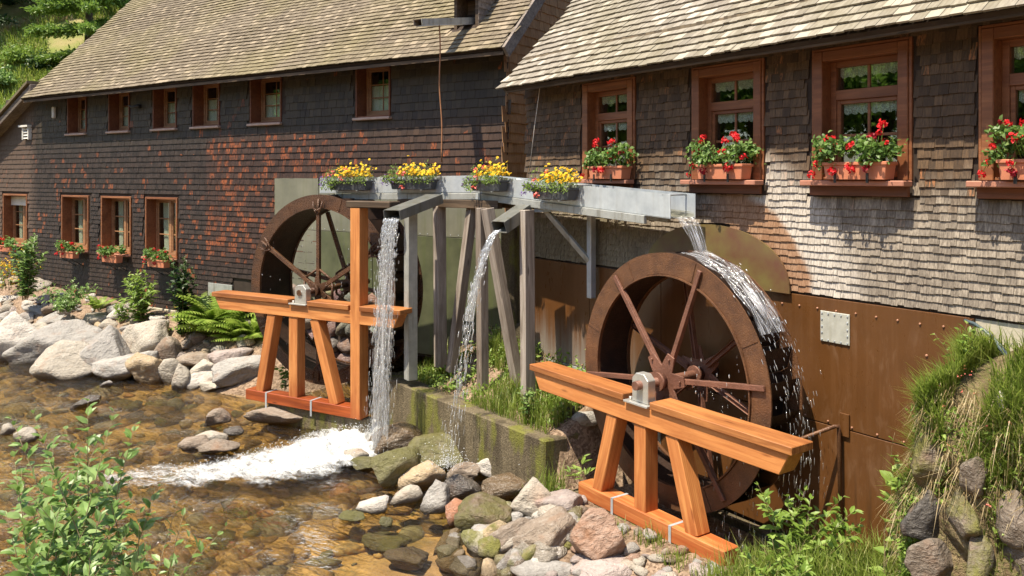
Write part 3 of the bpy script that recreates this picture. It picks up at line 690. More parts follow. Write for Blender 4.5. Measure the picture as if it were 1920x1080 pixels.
def shingle_surface(name, tab, O, U, Vd, mat, parent, fr, base, n_single=300, t=.014, p=.03, sag=None):
    """the n_single shingles that show largest as objects of their own, the rest joined"""
    O, U, Vd = (np.array(k, float) for k in (O, U, Vd)); Nd = np.cross(U, Vd)
    V0, F0 = shingle_unit(t, p)
    R2 = Matrix.Rotation(ANG[fr], 3, 'Z'); Ra = np.array(R2)
    C = O+tab[:, :1]*U+tab[:, 1:2]*Vd-Nd*0
    Wd = C @ Ra.T
    px = 960+1550*Wd[:, 0]/np.maximum(Wd[:, 1], .3); py = 332+1550*(H-Wd[:, 2])/np.maximum(Wd[:, 1], .3)
    vis = (Wd[:, 1] > 1) & (px > 5) & (px < 1915) & (py > 5) & (py < 1075)
    score = np.where(vis, tab[:, 2]*tab[:, 3]/np.maximum(Wd[:, 1], .3)**2, 0)
    pick = np.argsort(-score)[:n_single]; pick = pick[score[pick] > 0]
    rest = np.setdiff1d(np.arange(len(tab)), pick)
    q = tab[rest]
    loc = V0[None]*np.stack([q[:, 2], np.ones(len(q)), q[:, 3]], 1)[:, None, :]
    loc[:, :, 1] += q[:, 4][:, None]
    Cq = C[rest]
    V = Cq[:, None, :]+loc[:, :, :1]*U+loc[:, :, 2:3]*Vd+loc[:, :, 1:2]*(-Nd)
    F = (np.arange(len(q))[:, None, None]*8+F0[None]).reshape(-1, 4)
    o = put(name+'_cover', np_mesh(name+'_cover', V.reshape(-1, 3), F, mat), parent); o['kind'] = 'stuff'
    me = np_mesh(name, V0, F0, mat)
    B = Matrix((U, -Nd, Vd)).transposed()
    for i in pick:
        k = put(name, me, parent)
        k.matrix_local = Matrix.Translation(C[i]-Nd*tab[i, 4]) @ B.to_4x4() @ Matrix.Diagonal((tab[i, 2], 1, tab[i, 3], 1))
def rowlist(bands):
    out = []; z = bands[0][0]
    for z0, z1, e in bands:
        while z < z1-.001: out.append((z, e)); z += e
    return out
def wall_cells(mb, x0, x1, z0, ztop, holes, y0, y1):
    xs = sorted({x0, x1, *[h[0] for h in holes], *[h[1] for h in holes]}); zs = sorted({z0, ztop, *[h[2] for h in holes], *[h[3] for h in holes]})
    for a, b in zip(xs, xs[1:]):
        for c, d in zip(zs, zs[1:]):
            if not any(a >= h[0]-1e-6 and b <= h[1]+1e-6 and c >= h[2]-1e-6 and d <= h[3]+1e-6 for h in holes): mb.box(a, b, y0, y1, c, d)

# ------------------------------------------------------------------ windows (parts of a building)
def window(B, x0, x1, z0, z1, D, style):
    cw = {'big': .098, 'up': .035, 'low': .05}[style]; rd = {'big': .13, 'up': .26, 'low': .24}[style]
    pr = {'big': .045, 'up': .03, 'low': .035}[style]; wood = 'window_wood' if style != 'up' else 'window_dark'
    m = MB()                                                       # casing and lining of the opening
    m.box(x0, x0+cw, D-pr, D+rd+.05, z0, z1); m.box(x1-cw, x1, D-pr, D+rd+.05, z0, z1)
    m.box(x0+cw, x1-cw, D-pr+.004, D+rd+.05, z1-cw, z1); m.box(x0+cw, x1-cw, D-pr+.02, D+rd+.05, z0, z0+.03)
    if style == 'big':                                             # thin outer bead round the casing
        m.box(x0-.03, x0-.001, D-.03, D+.02, z0, z1+.03); m.box(x1+.001, x1+.03, D-.03, D+.02, z0, z1+.03); m.box(x0-.001, x1+.001, D-.033, D+.02, z1+.001, z1+.03)
    o = B.part('window', m, wood, .006)
    a, b, c, d = x0+cw, x1-cw, z0+.03, z1-cw; y = D+rd
    def P(name, mb, mat, bev=0.): return mb.build(name, mat, o, bevel=bev)
    panes = []
    f = MB(); fw = .055
    def frame(a, b, c, d, fw, y0, y1):
        f.box(a, a+fw, y0, y1, c, d); f.box(b-fw, b, y0, y1, c, d); f.box(a+fw, b-fw, y0+.002, y1, d-fw, d); f.box(a+fw, b-fw, y0+.002, y1, c, c+fw*1.2)
    def grid(a, b, c, d, nc, nr, bw, y0, y1, rows=None):
        zs = rows or [c+(d-c)*k/nr for k in range(nr+1)]
        for k in range(1, nc):
            x = a+(b-a)*k/nc; f.box(x-bw/2, x+bw/2, y0, y1, c, d)
        for k in range(1, len(zs)-1): f.box(a, b, y0+.003, y1, zs[k]-bw/2, zs[k]+bw/2)
        for i in range(nc):
            for j in range(len(zs)-1): panes.append((a+(b-a)*i/nc, a+(b-a)*(i+1)/nc, zs[j], zs[j+1]))
    if style == 'big':
        frame(a, b, c, d, .06, y-.03, y+.06)
        zt = z0+.66*(z1-z0)
        f.box(a+.06, b-.06, y-.035, y+.05, zt-.05, zt+.05)
        grid(a+.06, b-.06, zt+.05, d-.06, 2, 1, .03, y, y+.03)
        frame(a+.06, b-.06, c+.072, zt-.05, .04, y-.015, y+.04)
        grid(a+.10, b-.10, c+.12, zt-.09, 2, 2, .028, y+.002, y+.03, [c+.12, z0+.345*(z1-z0), zt-.09])
    elif style == 'up':
        frame(a, b, c, d, .05, y-.03, y+.04); frame(a+.05, b-.05, c+.06, d-.05, .045, y-.012, y+.03)
        grid(a+.095, b-.095, c+.115, d-.095, 2, 3, .022, y, y+.02)
    else:
        frame(a, b, c, d, .05, y-.03, y+.04); xm = (a+b)/2
        f.box(xm-.045, xm+.045, y-.03, y+.04, c+.06, d-.05)
        for p, q in ((a+.05, xm-.045), (xm+.045, b-.05)):
            frame(p, q, c+.06, d-.05, .035, y-.012, y+.03); grid(p+.035, q-.035, c+.10, d-.085, 1, 3, .025, y, y+.02)
    P('sash', f, wood if style == 'big' else 'sash_tan', .004)
    for p in panes: P('pane', MB().box(p[0], p[1], y+.010, y+.014, p[2], p[3]), 'glass')
    s = MB()
    if style == 'big':
        s.box(x0-.05, x1+.05, D-.20, D-.046, z0-.055, z0-.002); P('sill', s, 'sill', .008)
        P('apron', MB().box(x0-.02, x1+.02, D-.08, D-.034, z0-.15, z0-.057), 'window_dark', .005)
    elif style == 'up': s.box(x0-.03, x1+.03, D-.09, D+.01, z0-.05, z0-.002); P('sill', s, 'sill_grey', .008)
    else: s.box(x0+.0, x1+.02, D-.14, D-.036, z0-.05, z0-.002); P('sill', s, 'sill', .008)
    # curtains
    def lace(x0, x1, zt, h):
        n = 40; V = []; F = []
        for i in range(n+1):
            x = x0+(x1-x0)*i/n; w = .009*math.sin(i*1.35); sc = h*(.82+.18*abs(math.sin(i*math.pi*3.5/n)))
            V += [(x, y+.032+w, zt), (x, y+.032+w*1.4, zt-sc)]
        F = [(2*i, 2*i+2, 2*i+3, 2*i+1) for i in range(n)]
        return MB().add(V, F, True)
    if style == 'big':
        for p in panes:
            if p[3]-p[2] > .2 and abs(p[3]-(d-.06)) < .02 or abs(p[3]-(zt-.09)) < .02:
                P('curtain', lace(p[0]+.01, p[1]-.01, p[3]+.01, .115), 'lace')
    else:
        for i, p in enumerate(((a+.16, a+.40),) if style == 'low' else ((a+.06, b-.06),)):
            mb = MB(); n = 16; V = []
            for k in range(n+1):
                x = p[0]+(p[1]-p[0])*k/n; w = .02*math.sin(k*1.9)
                V += [(x, y+.055+w, d if style == 'low' else c+.62*(d-c)), (x+(.05*(1-k/n) if style == 'low' else 0), y+.055+w, c)]
            P('curtain', mb.add(V, [(2*k, 2*k+2, 2*k+3, 2*k+1) for k in range(n)], True), 'curtain')
    return o

# ------------------------------------------------------------------ the long dark mill building
LB = Thing('mill_building', 'long dark brown shingled building with a steep tan roof and two rows of small windows', 'building', 'L', -15.5, 11.2, .8)
DL = 11.2
UPW = [(-21.18, -20.30), (-19.30, -18.42), (-17.47, -16.58), (-15.98, -15.05), (-14.05, -13.09), (-11.03, -10.17)]
LOW = [(-24.55, -23.22), (-21.46, -20.18), (-19.62, -18.34), (-17.76, -16.53)]
HL = [(a, b, 5.0, 6.0) for a, b in UPW]+[(a, b, 2.07, 3.44) for a, b in LOW]
ZSOF = 6.12
wl = MB(); wall_cells(wl, -22.7, -7.62, .75, ZSOF, [h for h in HL if h[0] > -22.7], DL, DL+.28)
wall_cells(wl, -27.8, -22.7, .75, 3.44, [(-24.55, -23.22, 2.07, 3.44)], DL, DL+.28)
wl.prism([(-27.8, 3.44), (-22.7, 3.44), (-22.7, 6.05), (-27.8, 3.50)], DL, DL+.28)
wall_l = LB.part('wall', wl, 'backing')
SH = lambda u: 5.98+(u+22.9)*.5                                     # underside of the lean-to roof on the wall
def keepL(u, v, w, e):
    if u < -22.6: top = SH(u)
    else: top = ZSOF
    if v > top-.03: return False
    if -13.28 < u < -12.0+.0 and 2.9 < v < 3.86: return False       # bare metal sheet behind the wheel
    if -12.1 < u < -7.55 and v < 3.78: return False
    if u > -14.6 and v < 1.75 or (u > -15.45 and v < 1.36 and u < -14.6 or False): return False
    return not any(h[0]-.03-w*.3 < u < h[1]+.03+w*.3 and h[2]-.05-e*.5 < v < h[3]+.02 for h in HL)
rows = rowlist([(.92, 3.6, .108), (3.6, 4.7, .128), (4.7, 6.3, .15)])
tab = lay_shingles(-27.7, -7.66, rows, .075, .15, keepL, 1, .003)
shingle_surface('shingle', tab, (0, DL, 0), (1, 0, 0), (0, 0, 1), 'wall_left', wall_l, 'L', LB.b)
LB.part('plinth', MB().box(-27.8, -15.6, DL-.055, DL-.001, .5, .91), 'plaster', .01)
# right gable wall
gm = MB(); gw0, gw1 = DL+.28, 20.
V = [(-7.62, DL+.003, .75), (-7.62, 20, .75), (-7.62, 20, 6.3), (-7.62, 15.7, 10.7), (-7.62, DL+.003, 6.12)]
gm.add(V+[(x-.25, y, z) for x, y, z in V], [(0, 1, 2, 3, 4), (9, 8, 7, 6, 5), (0, 5, 6, 1), (1, 6, 7, 2), (2, 7, 8, 3), (3, 8, 9, 4), (4, 9, 5, 0)])
gab = LB.part('gable', gm, 'backing')
tabg = lay_shingles(DL-.02, 16.2, rowlist([(1.0, 9.5, .165)]), .10, .16, lambda u, v, w, e: v < 5.55+(u-10.7)*1.0+.1, 2)
shingle_surface('gable_shingle', tabg, (-7.62, 0, 0), (0, 1, 0), (0, 0, 1), 'wall_gable', gab, 'L', LB.b, 110, .014, .026)
# rear and left walls, floor: the rooms stay dark
LB.part('rear_wall', MB().box(-27.5, -7.9, 19.7, 20, .75, 6.2).box(-27.8, -27.5, DL+.3, 20, .75, 3.4).box(-27.5, -7.9, DL+.3, 19.7, .76, .9).box(-27.5, -7.9, DL+.3, 19.7, 4.2, 4.3).box(-27.5, -7.9, 12.6, 12.7, .9, 6.3), 'interior')
# roof: slab, shingles, verge board, rafters
r45 = math.sqrt(.5)
E0, EZ = 10.70, 5.93
sl = MB()
def slab(x0, x1, th0, th1, v0, v1, Dd=E0, z=EZ):
    a = [(Dd+v0*r45+th0*r45, z+v0*r45-th0*r45), (Dd+v1*r45+th0*r45, z+v1*r45-th0*r45), (Dd+v1*r45+th1*r45, z+v1*r45-th1*r45), (Dd+v0*r45+th1*r45, z+v0*r45-th1*r45)]
    V = [(x0, *p) for p in a]+[(x1, *p) for p in a]
    return V, [(0, 1, 2, 3), (7, 6, 5, 4), (0, 4, 5, 1), (1, 5, 6, 2), (2, 6, 7, 3), (3, 7, 4, 0)]
sl.add(*slab(-22.5, -7.36, .012, .07, .02, 7.3))
V = [(x, 15.8+(5.0 if k else 0), 11.0-(5.0 if k else 0)) for x in (-22.5, -7.36) for k in (0, 1)]
sl.add(V+[(x, y-.06, z-.06) for x, y, z in V], [(0, 1, 3, 2), (4, 6, 7, 5), (0, 4, 5, 1), (2, 3, 7, 6), (1, 5, 7, 3)])
roof_l = LB.part('roof', sl, 'backing')
nrow = int(7.25/.122)
tab = lay_shingles(-22.53, -7.40, [(k*.122, .122) for k in range(nrow)], .08, .17, lambda u, v, w, e: -22.6 < u < -7.36 and not (-8.75 < u < -8.18 and .55 < v < 1.15), 3, .008)
tab[:, 4] += .012*np.sin(tab[:, 0]*1.3+.8*np.sin(tab[:, 1]*2))+.008*np.sin(tab[:, 1]*3.1)
shingle_surface('roof_shingle', tab, (0, E0, EZ), (1, 0, 0), (0, r45, r45), 'roof_left', roof_l, 'L', LB.b, 300, .018, .036)
vb = MB(); vb.add(*slab(-7.36, -7.31, -.03, .17, -.02, 7.3)); LB.part('verge_board', vb, 'verge')
vb = MB(); vb.add(*slab(-22.56, -22.52, -.01, .16, 0., 7.3)); LB.part('verge_board', vb, 'verge')
fb = MB().box(-22.5, -7.38, E0+.03, E0+.06, EZ-.10, EZ-.045); LB.part('fascia_board', fb, 'dark_timber')
LB.part('soffit', MB().add([(-22.5, E0+.07, EZ-.06), (-7.62, E0+.07, EZ-.06), (-7.62, DL+.01, EZ+.30), (-22.5, DL+.01, EZ+.30), (-22.5, E0+.07, EZ-.04), (-7.62, E0+.07, EZ-.04), (-7.62, DL+.01, EZ+.32), (-22.5, DL+.01, EZ+.32)], [(0, 3, 2, 1), (4, 5, 6, 7), (0, 1, 5, 4), (2, 3, 7, 6)]), 'dark_timber')
for k in range(16):
    x = -22.1+k*.96
    rt = MB(); rt.prism([(0, 0), (.10, 0), (.10, .13), (0, .13)], 0, .01)
    me = MB().add(*slab(x, x+.09, .09, .20, .10, .62)).mesh('rafter', 'grey_timber')
    put('rafter', me, LB.o, -LB.b)
# lean-to roof at the far end, its edge seen from the side
lr = MB().prism([(-28.2, 3.27), (-22.45, 6.13), (-22.45, 6.33), (-28.2, 3.47)], DL-.32, DL+6.); LB.part('lean_to_roof', lr, 'verge', .01)
lr = MB().prism([(-28.2, 3.49), (-22.5, 6.345), (-22.5, 6.42), (-28.2, 3.56)], DL-.38, DL+6.); LB.part('lean_to_cover', lr, 'roof_left')
for i, (a, b) in enumerate(UPW): window(LB, a, b, 5.0, 6.0, DL, 'up')
for i, (a, b) in enumerate(LOW): window(LB, a, b, 2.07, 3.44, DL, 'low')
# roller blind on the far window, vent, lamp, metal sheets behind the wheel
vt = MB().box(-23.32, -22.98, DL-.10, DL-.03, 4.93, 5.24)
v = LB.part('vent', MB().box(-23.32, -23.28, DL-.11, DL-.02, 4.90, 5.24).box(-23.02, -22.98, DL-.11, DL-.02, 4.90, 5.24).box(-23.44, -22.96, DL-.15, DL-.02, 5.24, 5.29), 'white')
for k in range(4): MB().add([(-23.28, DL-.10, 4.93+k*.08), (-23.02, DL-.10, 4.93+k*.08), (-23.02, DL-.04, 4.99+k*.08), (-23.28, DL-.04, 4.99+k*.08), (-23.28, DL-.09, 4.92+k*.08), (-23.02, DL-.09, 4.92+k*.08), (-23.02, DL-.03, 4.98+k*.08), (-23.28, DL-.03, 4.98+k*.08)], [(0, 1, 2, 3), (4, 7, 6, 5), (0, 4, 5, 1), (3, 2, 6, 7)]).build('louvre', 'white', v)
sh_ = MB()
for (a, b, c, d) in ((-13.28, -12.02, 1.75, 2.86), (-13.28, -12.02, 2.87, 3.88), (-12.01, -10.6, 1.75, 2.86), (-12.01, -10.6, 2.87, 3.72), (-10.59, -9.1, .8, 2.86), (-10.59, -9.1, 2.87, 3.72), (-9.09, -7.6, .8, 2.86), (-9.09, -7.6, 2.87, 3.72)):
    k = LB.part('metal_panel', MB().box(a, b, DL-.03, DL-.004, c, d), 'shaded_panel' if d < 3 and a > -12.1 else 'grey_panel', .004)
q_ = random.Random(3)
for r_i in range(5):
    x = -13.25
    while x < -10.6:
        w = q_.uniform(.22, .42); o = put('foundation_stone', rock_mesh(q_.randrange(40), 'rock', 3), LB.o, Vector((x+w/2, DL+.03, .45+.29*r_i))-LB.b, (0, q_.uniform(-.2, .2), 0), (w*.56, .16, .17)); o.color = (*[k*q_.uniform(.6, 1) for k in (.22, .18, .13)], 1); x += w
rv = MB()
for x in np.arange(-13.2, -7.6, .17): rv.box(x, x+.016, DL-.036, DL-.031, 2.90, 2.916)
for x in (-12.05, -10.63, -9.13):
    for z in np.arange(1., 3.7, .17): rv.box(x, x+.016, DL-.036, DL-.031, z, z+.016)
LB.part('panel_rivets', rv, 'galv')
LB.part('metal_panel', MB().box(-15.42, -14.62, DL-.035, DL-.002, 1.34, 1.62), 'galv_dark', .004)
LB.part('roller_blind', MB().box(-24.49, -23.28, DL+.16, DL+.19, 3.12, 3.36), 'white')
# small bell-shaped lamp and siren under the eave
k = MB().box(-21.78, -21.70, DL-.12, DL-.03, 5.42, 5.72); LB.part('lamp', k, 'white', .02)
k = MB().tube([(-17.95, DL-.02, 5.55), (-17.95, DL-.10, 5.55), (-18.1, DL-.13, 5.53), (-18.22, DL-.17, 5.58)], [.05, .05, .03, .015], 8); LB.part('cable_bracket', k, 'black')
# dormer vent on the roof
dm = MB()
dm.add([(-8.72, 11.20, 6.40), (-8.66, 11.20, 6.40), (-8.66, 11.20, 6.98), (-8.72, 11.20, 6.98), (-8.72, 11.8, 6.98), (-8.66, 11.8, 6.98)], [(0, 1, 2, 3), (0, 3, 4), (1, 5, 2), (3, 2, 5, 4)])
dm.add([(-8.27, 11.20, 6.40), (-8.21, 11.20, 6.40), (-8.21, 11.20, 6.98), (-8.27, 11.20, 6.98), (-8.27, 11.8, 6.98), (-8.21, 11.8, 6.98)], [(0, 1, 2, 3), (0, 3, 4), (1, 5, 2), (3, 2, 5, 4)])
dm.box(-8.66, -8.27, 11.5, 11.53, 6.4, 6.95)
dmo = LB.part('dormer', dm, 'dark_timber')
for k in range(5):
    zz = 6.42+k*.11
    MB().add([(-8.20, 11.19+.0, zz), (-8.20, 11.24+(zz-6.4), zz), (-8.20, 11.24+(zz+.14-6.4), zz+.14), (-8.20, 11.19, zz+.14), (-8.185, 11.19, zz-.005), (-8.185, 11.24+(zz-6.4), zz-.005)], [(4, 5, 2, 3), (0, 4, 3), (1, 2, 5), (0, 1, 5, 4)]).build('dormer_board', 'verge', dmo)
MB().box(-8.83, -8.12, 11.05, 11.95, 6.985, 7.03).box(-8.80, -8.14, 11.08, 11.95, 7.035, 7.06).build('dormer_roof', 'verge', dmo)

# ------------------------------------------------------------------ the grey mill building
RB = Thing('mill_building', 'grey weathered shingled mill with large brown windows and brown sheet metal below', 'building', 'R', -6., 7.2, .8)
DR = 7.2
BIG = [(-8.72, -7.74), (-6.72, -5.75), (-5.10, -4.12), (-3.48, -2.50)]
HR = [(a, b, 3.87, 5.14) for a, b in BIG]
RZS = 5.62
wr_ = MB(); wall_cells(wr_, -10., 1.5, 2.70, RZS, HR, DR, DR+.28)
wall_cells(wr_, -9.9, -3.5, -.4, 2.70, [], DR+.02, DR+.28)
wall_r = RB.part('wall', wr_, 'backing')
def arc(u): return math.hypot(u+6.45, (0)) < 1.1
def keepR(u, v, w, e):
    if v > RZS-.02: return False
    if (u+6.42)**2/1.02**2+(v-2.36)**2/1.0**2 < 1 and v < 3.5: return False
    return not any(h[0]-.04-w*.35 < u < h[1]+.04+w*.35 and h[2]-.16-e*.5 < v < h[3]+.05 for h in HR)
rowsR = rowlist([(2.73, 3.85, .072), (3.85, 5.2, .092), (5.2, 5.7, .12)])
tab = lay_shingles(-10.02, 1.4, rowsR, .05, .105, keepR, 5, .007)
shingle_surface('shingle', tab, (0, DR, 0), (1, 0, 0), (0, 0, 1), 'wall_right', wall_r, 'R', RB.b, 300, .012, .026)
# end wall (towards the passage), rear, floors
RB.part('end_wall', MB().add([(-10., DR+.28, .9), (-10., 15.5, .9), (-10., 15.5, 5.6), (-10., 11.3, 9.7), (-10., DR+.28, 5.62), (-9.8, DR+.28, .9), (-9.8, 15.5, .9), (-9.8, 15.5, 5.6), (-9.8, 11.3, 9.7), (-9.8, DR+.28, 5.62)], [(0, 4, 3, 2, 1), (5, 6, 7, 8, 9), (0, 5, 9, 4), (1, 2, 7, 6), (0, 1, 6, 5)]), 'wall_gable')
RB.part('rear_wall', MB().box(-9.8, 1.5, 15.2, 15.5, .9, 5.6).box(1.5, 1.8, DR, 15.5, 2.7, 5.6).box(-9.8, 1.5, DR+.3, 15.2, 2.6, 2.7).box(-9.8, 1.5, 9.2, 9.3, 2.7, 6.8), 'interior')
E1, EZ1 = 6.75, 5.19
sl = MB(); sl.add(*slab(-10.10, 1.8, .012, .06, .02, 6.4, E1, EZ1))
V = [(x, 11.3+(4.6 if k else 0), 9.72-(4.6 if k else 0)) for x in (-10.1, 1.8) for k in (0, 1)]
sl.add(V+[(x, y-.06, z-.06) for x, y, z in V], [(0, 1, 3, 2), (4, 6, 7, 5), (0, 4, 5, 1), (2, 3, 7, 6), (1, 5, 7, 3)])
roof_r = RB.part('roof', sl, 'backing')
nrow = int(6.35/.136)
tab = lay_shingles(-10.14, 1.7, [(k*.136, .136) for k in range(nrow)], .075, .16, lambda u, v, w, e: -10.2 < u, 6, .010)
tab[:, 4] += .010*np.sin(tab[:, 0]*1.7+tab[:, 1])
shingle_surface('roof_shingle', tab, (0, E1, EZ1), (1, 0, 0), (0, r45, r45), 'roof_right', roof_r, 'R', RB.b, 300, .02, .042)
vb = MB(); vb.add(*slab(-10.09, -10.05, .0, .12, .02, 6.4, E1, EZ1)); RB.part('verge_board', vb, 'verge')
RB.part('eave_batten', MB().box(-10.05, 1.8, E1+.06, E1+.09, EZ1-.055, EZ1-.02), 'dark_timber', .006)
RB.part('soffit', MB().add([(-10.05, E1+.08, EZ1-.02), (1.8, E1+.08, EZ1-.02), (1.8, DR+.01, EZ1+.36), (-10.05, DR+.01, EZ1+.36), (-10.05, E1+.08, EZ1+.0), (1.8, E1+.08, EZ1+.0), (1.8, DR+.01, EZ1+.38), (-10.05, DR+.01, EZ1+.38)], [(0, 3, 2, 1), (4, 5, 6, 7), (0, 1, 5, 4), (2, 3, 7, 6)]), 'dark_timber')
for k in range(9):
    x = -9.6+k*.86
    put('rafter', MB().add(*slab(x, x+.10, .10, .22, .22, .72, E1, EZ1)).mesh('rafter', 'dark_timber'), RB.o, -RB.b)
for a, b in BIG: window(RB, a, b, 3.87, 5.14, DR, 'big')
# brown sheet metal below, its seams and rivets
def panel(a, b, c, d, mat='brown_panel', off=0.): return RB.part('metal_panel', MB().box(a, b, DR-.03-off, DR+.01-off, c, d), mat, .004)
panel(-9.93, -8.60, 1.30, 2.705); panel(-8.59, -7.25, 1.30, 2.705); panel(-7.24, -3.58, 1.47, 2.705)
panel(-7.24, -4.80, .22, 1.46); panel(-4.79, -3.58, .22, 1.46); panel(-9.93, -8.60, .5, 1.29, 'galv_dark'); panel(-8.59, -7.25, .3, 1.29, 'galv_dark')
RB.part('panel_edge', MB().box(-3.575, -3.55, DR-.05, DR+.03, .3, 2.70), 'brown_panel', .003)
rv = MB()
def rivet(x, z, r=.011): rv.tube([(x, DR-.028, z), (x, DR-.038, z), (x, DR-.043, z)], [r, r, r*.5], 6)
for x in np.arange(-5.9, -3.6, .21): rivet(x, 2.60-.01*random.random())
for x in np.arange(-5.2, -3.6, .26): rivet(x, 1.50)
for x in np.arange(-9.8, -7.3, .24): rivet(x, 1.26); rivet(x+.1, 1.34)
for z in np.arange(1.6, 2.5, .24): rivet(-3.95, z, .013); rivet(-6.6, z, .008); rivet(-3.62, z+.1)
RB.part('panel_rivets', rv, 'rivet')
pl = RB.part('access_plate', MB().box(-5.02, -4.70, DR-.045, DR-.031, 2.28, 2.58), 'plate', .004)
rv = MB()
for x in np.linspace(-5.0, -4.72, 5):
    for z in (2.30, 2.56): rv.tube([(x, DR-.044, z), (x, DR-.053, z)], .009, 6)
for z in (2.37, 2.43, 2.5):
    for x in (-5.0, -4.72): rv.tube([(x, DR-.044, z), (x, DR-.053, z)], .009, 6)
rv.build('plate_bolts', 'galv', pl)
# half round splash shield behind the wheel
n = 24; pts = [(-6.42+1.06*math.cos(math.pi*k/n), 2.705+.66*math.sin(math.pi*k/n)**.85) for k in range(n+1)]
RB.part('splash_shield', MB().prism(pts, DR-.075, DR-.055), 'shield')
# footing stones right of the sheet metal
st = [(-3.42, 2.32, .16, .32), (-3.20, 2.42, .20, .16), (-2.95, 2.36, .18, .22), (-3.12, 2.20, .24, .2), (-2.66, 2.38, .2, .2), (-2.78, 2.2, .2, .2), (-3.3, 2.08, .2, .16), (-2.4, 2.4, .2, .2)]
RB.part('plinth', MB().box(-3.545, 1.4, DR+.0, DR+.25, .4, 2.70), 'plaster')
for i, (x, z, w, h) in enumerate(st):
    o = put('plinth_stone', rock_mesh(i+30, 'rock', 3), RB.o, Vector((x, DR+.02, z))-RB.b, (0, 0, i), (w*.55, .09, h*.55)); o.color = (.42, .37, .29, 1)
# concrete sill under the sheet metal in the wheel pit
RB.part('pit_sill', MB().box(-7.6, -3.6, DR-.10, DR+.02, -.2, .17), 'concrete', .01)
# ------------------------------------------------------------------ water wheels
def wheel(label, fr, a, D, z, R, width, rin, phase, mats, fork, phase2):
    T = Thing('water_wheel', label, 'water wheel', fr, a, D, z-R)
    c = Vector((0, 0, R))
    rim, arm, dark = mats
    N = 72
    def ring(y0, y1, r0, r1):
        mb = MB(); V = []
        for k in range(N):
            q = 2*math.pi*k/N; cs, sn = math.cos(q), math.sin(q)
            V += [(r0*cs, y0, R+r0*sn), (r1*cs, y0, R+r1*sn), (r1*cs, y1, R+r1*sn), (r0*cs, y1, R+r0*sn)]
        F = []
        for k in range(N):
            i, j = 4*k, 4*((k+1) % N)
            for e in range(4): F.append((i+e, j+e, j+(e+1) % 4, i+(e+1) % 4))
        return mb.add(V, F)
    ring(0, .016, rin, R).build('rim', rim, T.o); ring(width-.016, width, rin, R).build('rim', rim, T.o)
    fl = ring(-.022, .022, rin-.02, rin-.004)                        # flange on the inner edge of the shroud
    fl.build('rim_flange', rim, T.o); ring(width-.02, width+.02, rin-.02, rin-.004).build('rim_flange', rim, T.o)
    ring(.017, width-.017, rin+.001, rin+.012).build('drum', dark, T.o)
    jm = MB()                                                        # lapped joints of the rim plates
    for k in range(8):
        q = 2*math.pi*(k+.35)/8+.2; cs, sn = math.cos(q), math.sin(q)
        t = Matrix.Translation(c) @ Matrix.Rotation(-q, 4, 'Y')
        jm.box(rin+.01, R-.01, -.006, -.001, -.012, .012, t)
    jm.build('rim_joint', rim, T.o)
    bk = MB()
    p0, p1, p2 = (rin+.013, 0), (rin+.10, .03), (R-.004, .24)
    bk.add([(p0[0], .018, p0[1]), (p0[0], width-.018, p0[1]), (p1[0], width-.018, p1[1]), (p1[0], .018, p1[1]), (p2[0]*math.cos(.17), width-.018, p2[0]*math.sin(.17)), (p2[0]*math.cos(.17), .018, p2[0]*math.sin(.17))], [(0, 1, 2, 3), (3, 2, 4, 5)])
    me = bk.mesh('bucket', dark)
    for k in range(28): put('bucket', me, T.o, c, (0, -2*math.pi*k/28, 0))
    # spokes, front and back sets
    L1 = R-.05 if not fork else rin-.03
    sp = MB()
    if not fork: sp.box(.17, L1, -.034, -.005, -.026, .026).box(.17, rin-.02, -.006, .022, -.026, -.020).box(.17, rin-.02, -.006, .022, .020, .026)
    else: sp.box(.03, L1, -.04, .012, -.032, .032)
    sme = sp.mesh('spoke', arm, .003); n = 6
    for k in range(n):
        put('spoke', sme, T.o, c, (0, -(phase+k*math.pi/3), 0))
        o = put('spoke', sme, T.o, c+Vector((0, width, 0)), (0, -(phase2+k*math.pi/3), 0), (1, -1, 1))
    if fork:
        fk = MB()
        for s in (-1, 1):
            fk.tube([(L1-.10, -.03, 0), (L1-.04, -.045, s*.05), (L1+.03, -.05, s*.085), (L1+.12, -.035, s*.10)], .016, 6)
        fk.tube([(L1-.12, -.02, 0), (L1+.16, -.02, 0)], .02, 6).tube([(L1+.02, -.05, -.085), (L1-.03, -.06, 0), (L1+.02, -.05, .085)], .012, 6)
        fme = fk.mesh('spoke_fork', arm); br = MB()
        for k in range(6):
            put('spoke_fork', fme, T.o, c, (0, -(phase+k*math.pi/3), 0))
            for yy in (-.02, width+.02):
                q0, q1 = phase+k*math.pi/3, phase+(k+1)*math.pi/3
                br.tube([(.34*math.cos(q0), yy, R+.34*math.sin(q0)), (.34*math.cos(q1), yy, R+.34*math.sin(q1))], .02, 6)
        br.build('hub_brace', arm, T.o)
    # star shaped hub plates
    def star(y0, y1, ph):
        pts = []
        for k in range(6):
            q = ph+k*math.pi/3
            pts += [(q-.30, .235), (q-.17, .31), (q+.17, .31), (q+.30, .235), (q+math.pi/6, .165)]
        if fork: pts = [(q, .7*r) for q, r in pts]
        poly = [(r*math.cos(q), R+r*math.sin(q)) for q, r in pts]
        mb = MB().prism(poly, y0, y1)
        for k in range(6):
            q = ph+k*math.pi/3; x, zz = .255*math.cos(q), R+.255*math.sin(q)
            if not fork: mb.tube([(x, y0-.02, zz), (x, y0, zz)], .014, 6)
        return mb
    star(-.055, -.036, phase).build('hub_plate', arm, T.o, bevel=.003); star(width+.036, width+.055, phase2).build('hub_plate', arm, T.o, bevel=.003)
    MB().tube([(0, -.46, R), (0, width+.5, R)], .048, 16).build('axle', arm, T.o)
    for y in (-.10, width-.02): MB().tube([(0, y-.05, R), (0, y-.012, R), (0, y-.011, R), (0, y+.05, R)], [.10, .10, .075, .075], 20).build('axle_collar', arm, T.o)
    return T
